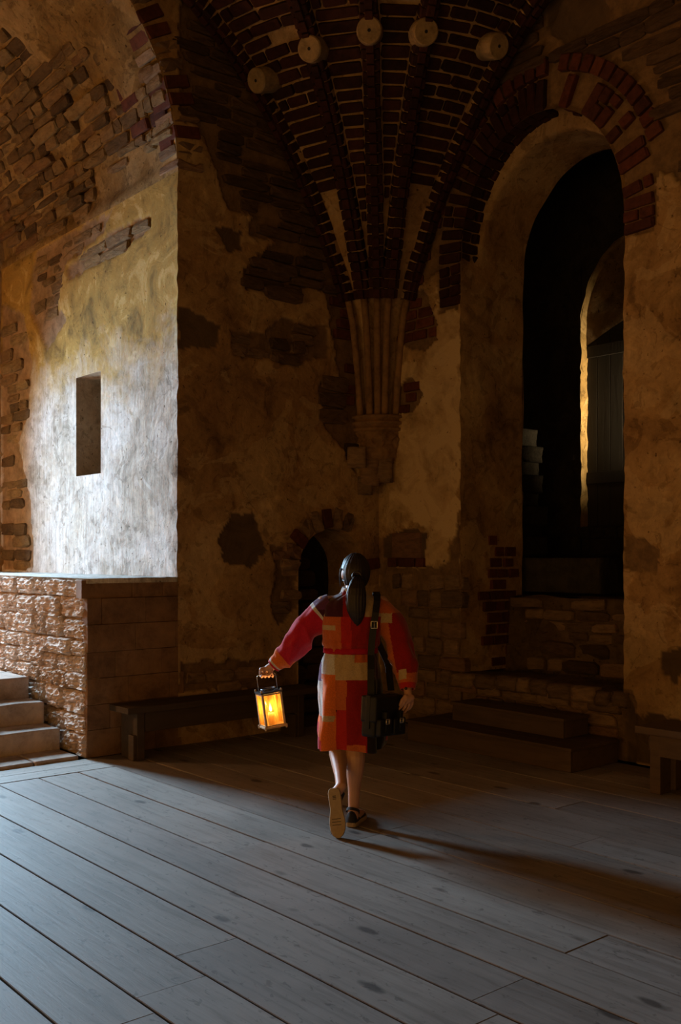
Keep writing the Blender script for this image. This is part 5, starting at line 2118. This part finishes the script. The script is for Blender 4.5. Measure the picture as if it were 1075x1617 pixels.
def bagbox(name, lo, hi, mat, parent=None, bev=0.012):
    mb = MB()
    mb.box(lo, hi)
    return mb.build(name, mat, parent or bag, True, bev, 3)


# local axes: x along the broad side, -y outward
bagbox('body', (-0.135, -0.050, 0.0), (0.135, 0.050, 0.225), M['leather'], bev=0.022)
bagbox('flap', (-0.140, -0.060, 0.085), (0.140, 0.054, 0.238), M['leather'], bev=0.016)
for x in (-0.070, 0.070):
    p = bagbox('front_pocket', (x - 0.058, -0.088, 0.010), (x + 0.058, -0.048, 0.110), M['leather'], bev=0.012)
    st = bagbox('pocket_strap', (x - 0.013, -0.094, 0.035), (x + 0.013, -0.058, 0.150), M['leather'], bev=0.003)


def buckle(parent, mtx, w, hgt, r=0.0022):
    mb = MB()
    pts = [(-w, 0, -hgt), (w, 0, -hgt), (w, 0, hgt), (-w, 0, hgt), (-w, 0, -hgt)]
    P = []
    for a, c in zip(pts[:-1], pts[1:]):
        for k in range(4):
            P.append(Vector(a).lerp(Vector(c), k / 4))
    P.append(Vector(pts[0]))
    mb.tube([mtx @ q for q in P], r, 8)
    mb.tube([mtx @ Vector((0, -0.002, -hgt)), mtx @ Vector((0, -0.002, hgt))], r * 0.8, 6)
    return mb.build('buckle', M['nickel'], parent, True)


for x in (-0.070, 0.070):
    buckle(bag, Matrix.Translation((x, -0.096, 0.095)), 0.017, 0.013)
bagbox('side_strap', (0.134, -0.016, 0.05), (0.141, 0.016, 0.24), M['leather'], bev=0.002)
bagbox('side_strap', (-0.141, -0.016, 0.05), (-0.134, 0.016, 0.24), M['leather'], bev=0.002)
# strap: over the right shoulder, down the back
inv = BM.inverted() @ PM


def strap(name, pts, w, wdir):
    mb = MB()
    rows = []
    P = [Vector(p) for p in pts]
    for i, p in enumerate(P):
        t = (P[min(i + 1, len(P) - 1)] - P[max(i - 1, 0)]).normalized()
        wd = Vector(wdir)
        wd = (wd - t * wd.dot(t)).normalized()
        nn = t.cross(wd)
        rows.append([tuple(inv @ (p + wd * a + nn * c)) for a, c in ((-w, -0.0025), (w, -0.0025), (w, 0.0025), (-w, 0.0025))])
    mb.grid(rows, closed=True)
    mb.f.append([0, 1, 2, 3])
    e = len(mb.v) - 4
    mb.f.append([e, e + 1, e + 2, e + 3])
    return mb.build(name, M['leather'], bag)


strap('strap', [(0.110, -0.215, 0.790), (0.110, -0.205, 0.86), (0.111, -0.188, 0.95), (0.112, -0.152, 1.03), (0.118, -0.152, 1.12), (0.128, -0.152, 1.20), (0.140, -0.142, 1.28), (0.150, -0.110, 1.345), (0.152, -0.060, 1.382), (0.150, 0.0, 1.395), (0.148, 0.06, 1.38), (0.146, 0.115, 1.33), (0.150, 0.15, 1.22), (0.165, 0.155, 1.08), (0.225, 0.10, 0.95), (0.235, -0.06, 0.810)], 0.020, (1, 0, 0))
buckle(bag, inv @ Matrix.Translation((0.131, -0.158, 1.208)), 0.018, 0.020)
buckle(bag, inv @ Matrix.Translation((0.110, -0.226, 0.755)), 0.018, 0.022)

# ---- the lantern
M['lantern_wood'] = plain('lantern_wood', (0.40, 0.27, 0.13), 0.6, var=0.25, vscale=40)
M['lantern_metal'] = plain('lantern_metal', (0.10, 0.10, 0.105), 0.38, 0.85, var=0.2)
M['wire'] = plain('wire', (0.45, 0.42, 0.38), 0.35, 0.9)
M['wax'] = plain('wax', (0.75, 0.62, 0.42), 0.5)
M['wax'].node_tree.nodes['Principled BSDF'].inputs['Subsurface Weight'].default_value = 0.3
m, N, L, B = nodes_of('candle_flame')
em = N.new('ShaderNodeEmission')
em.inputs[0].default_value = (1.0, 0.56, 0.16, 1)
em.inputs[1].default_value = 22.0
L.new(em.outputs[0], N['Material Output'].inputs[0])
M['flame'] = m
# panes: clear, with amber tint mixed in for the look of candle glow
m, N, L, B = nodes_of('lantern_glass')
N.remove(B)
tr = N.new('ShaderNodeBsdfTransparent')
tr.inputs[0].default_value = (1.0, 0.88, 0.66, 1)
tl = N.new('ShaderNodeBsdfTranslucent')
tl.inputs[0].default_value = (0.85, 0.48, 0.12, 1)
gl = N.new('ShaderNodeBsdfGlossy')
gl.inputs['Roughness'].default_value = 0.08
tcg = N.new('ShaderNodeTexCoord').outputs['Object']
ng = noise_node(N, L, mapping(N, L, tcg, (30, 30, 9)), 1.0, 5, 0.6, 1.0)
rg = ramp(N, [(0.38, (0.05, 0.05, 0.05)), (0.72, (0.42, 0.42, 0.42))])
L.new(ng.outputs[0], rg.inputs[0])
m1 = N.new('ShaderNodeMixShader')
L.new(rg.outputs[0], m1.inputs[0])
L.new(tr.outputs[0], m1.inputs[1])
L.new(tl.outputs[0], m1.inputs[2])
m2 = N.new('ShaderNodeMixShader')
m2.inputs[0].default_value = 0.06
L.new(m1.outputs[0], m2.inputs[1])
L.new(gl.outputs[0], m2.inputs[2])
L.new(m2.outputs[0], N['Material Output'].inputs[0])
M['lantern_glass'] = m

lantern = bpy.data.objects.new('lantern', None)
lantern.empty_display_size = 0.1
col.objects.link(lantern)
LH = 0.222
hang = BAR + pdir * -0.004
LM = PM @ Matrix.Translation(hang) @ Matrix.Rotation(math.radians(-7.5), 4, 'Y') @ Matrix.Rotation(math.radians(22), 4, 'Z')
lantern.matrix_world = LM @ Matrix.Translation((0, 0, -LH - 0.102))
tag(lantern, 'small wooden candle lantern with glowing glass panes, carried by its wire handle', 'lantern')
W2 = 0.058
boardbox('base', (-W2 - 0.010, -W2 - 0.010, 0.0), (W2 + 0.010, W2 + 0.010, 0.012), M['lantern_wood'], lantern, 0.003)
for sx in (-1, 1):
    for sy in (-1, 1):
        p = boardbox('post', (sx * W2 - 0.0065, sy * W2 - 0.0065, 0.012), (sx * W2 + 0.0065, sy * W2 + 0.0065, LH - 0.012), M['lantern_wood'], lantern, 0.0015)
        q = MB()
        q.capsule([(sx * (W2 + 0.008), sy * (W2 + 0.008), -0.002), (sx * (W2 + 0.008), sy * (W2 + 0.008), 0.012)], [0.0065, 0.0065], 10)
        q.build('peg', M['lantern_wood'], lantern, True)
        q = MB()
        q.capsule([(sx * (W2 + 0.004), sy * (W2 + 0.004), LH - 0.004), (sx * (W2 + 0.004), sy * (W2 + 0.004), LH + 0.008)], [0.006, 0.006], 10)
        q.build('peg', M['lantern_wood'], lantern, True)
for k in range(4):
    g = MB()
    a = Matrix.Rotation(k * PI / 2, 4, 'Z')
    g.box((-W2 + 0.006, -W2 - 0.001, 0.014), (W2 - 0.006, -W2 + 0.001, LH - 0.014), a)
    g.build('pane', M['lantern_glass'], lantern)
    for z in (0.016, LH - 0.018):
        g = MB()
        g.box((-W2 + 0.006, -W2 - 0.004, z - 0.004), (W2 - 0.006, -W2 + 0.004, z + 0.004), a)
        g.build('rail', M['lantern_wood'], lantern)
# metal top plate with a round vent
tp = MB()
n = 40
inner_r, zt = 0.030, LH - 0.010
sq = []
for k in range(n):
    f = 2 * PI * k / n
    c, s = math.cos(f), math.sin(f)
    mx = max(abs(c), abs(s))
    sq.append((c / mx * (W2 + 0.010), s / mx * (W2 + 0.010)))
rin = [(inner_r * math.cos(2 * PI * k / n), inner_r * math.sin(2 * PI * k / n)) for k in range(n)]
tp.grid([[(x, y, zt) for x, y in sq], [(x, y, zt + 0.010) for x, y in sq], [(x, y, zt + 0.012) for x, y in rin], [(x, y, zt) for x, y in rin], [(x, y, zt) for x, y in sq]], closed=True)
tp.build('top_plate', M['lantern_metal'], lantern)
vt = MB()
vt.tube([(inner_r * math.cos(2 * PI * k / 24), inner_r * math.sin(2 * PI * k / 24), zt + 0.013) for k in range(25)], 0.004, 8)
vt.build('vent_ring', M['lantern_metal'], lantern, True)
vt = MB()
vt.tube([(0.042 * math.cos(2 * PI * k / 24), 0.042 * math.sin(2 * PI * k / 24), zt + 0.022) for k in range(25)], 0.0045, 8)
vt.build('vent_ring', M['lantern_metal'], lantern, True)
for k in range(4):
    a = PI / 4 + k * PI / 2
    vt = MB()
    vt.tube([(inner_r * math.cos(a), inner_r * math.sin(a), zt + 0.012), (0.042 * math.cos(a), 0.042 * math.sin(a), zt + 0.022)], 0.003, 6)
    vt.build('spoke', M['lantern_metal'], lantern, True)
hw = W2 + 0.002
wh = MB()
zb = LH + 0.102
P = [(-hw, 0, LH - 0.002), (-hw, 0, zb - 0.012), (-hw + 0.004, 0, zb - 0.003), (-hw + 0.012, 0, zb), (0, 0, zb), (hw - 0.012, 0, zb), (hw - 0.004, 0, zb - 0.003), (hw, 0, zb - 0.012), (hw, 0, LH - 0.002)]
wh.tube(P, 0.0022, 8, up=(0, 1, 0))
wh.build('handle', M['wire'], lantern, True)
cd = MB()
cd.tube([(0, 0, 0.012), (0, 0, 0.085), (0, 0, 0.087)], [0.021, 0.020, 0.016], 20)
candle = cd.build('candle', M['wax'], lantern, True)
wk = MB()
wk.tube([(0, 0, 0.086), (0.001, 0, 0.098)], 0.0015, 6)
wk.build('wick', M['button'], candle)
fl = MB()
rows = []
for z, r in ((0.094, 0.001), (0.098, 0.006), (0.106, 0.009), (0.116, 0.0085), (0.130, 0.0055), (0.142, 0.0022), (0.148, 0.0003)):
    rows.append([(r * math.cos(2 * PI * k / 14), r * math.sin(2 * PI * k / 14), z) for k in range(14)])
fl.grid(rows, closed=True)
fl.build('flame', M['flame'], candle, True)
ld = bpy.data.lights.new('candle_light', 'POINT')
ld.energy = 4.2
ld.color = (1.0, 0.50, 0.14)
ld.shadow_soft_size = 0.012
lo = bpy.data.objects.new('candle_light', ld)
col.objects.link(lo)
lo.parent = lantern
lo.location = (0, 0, 0.130)
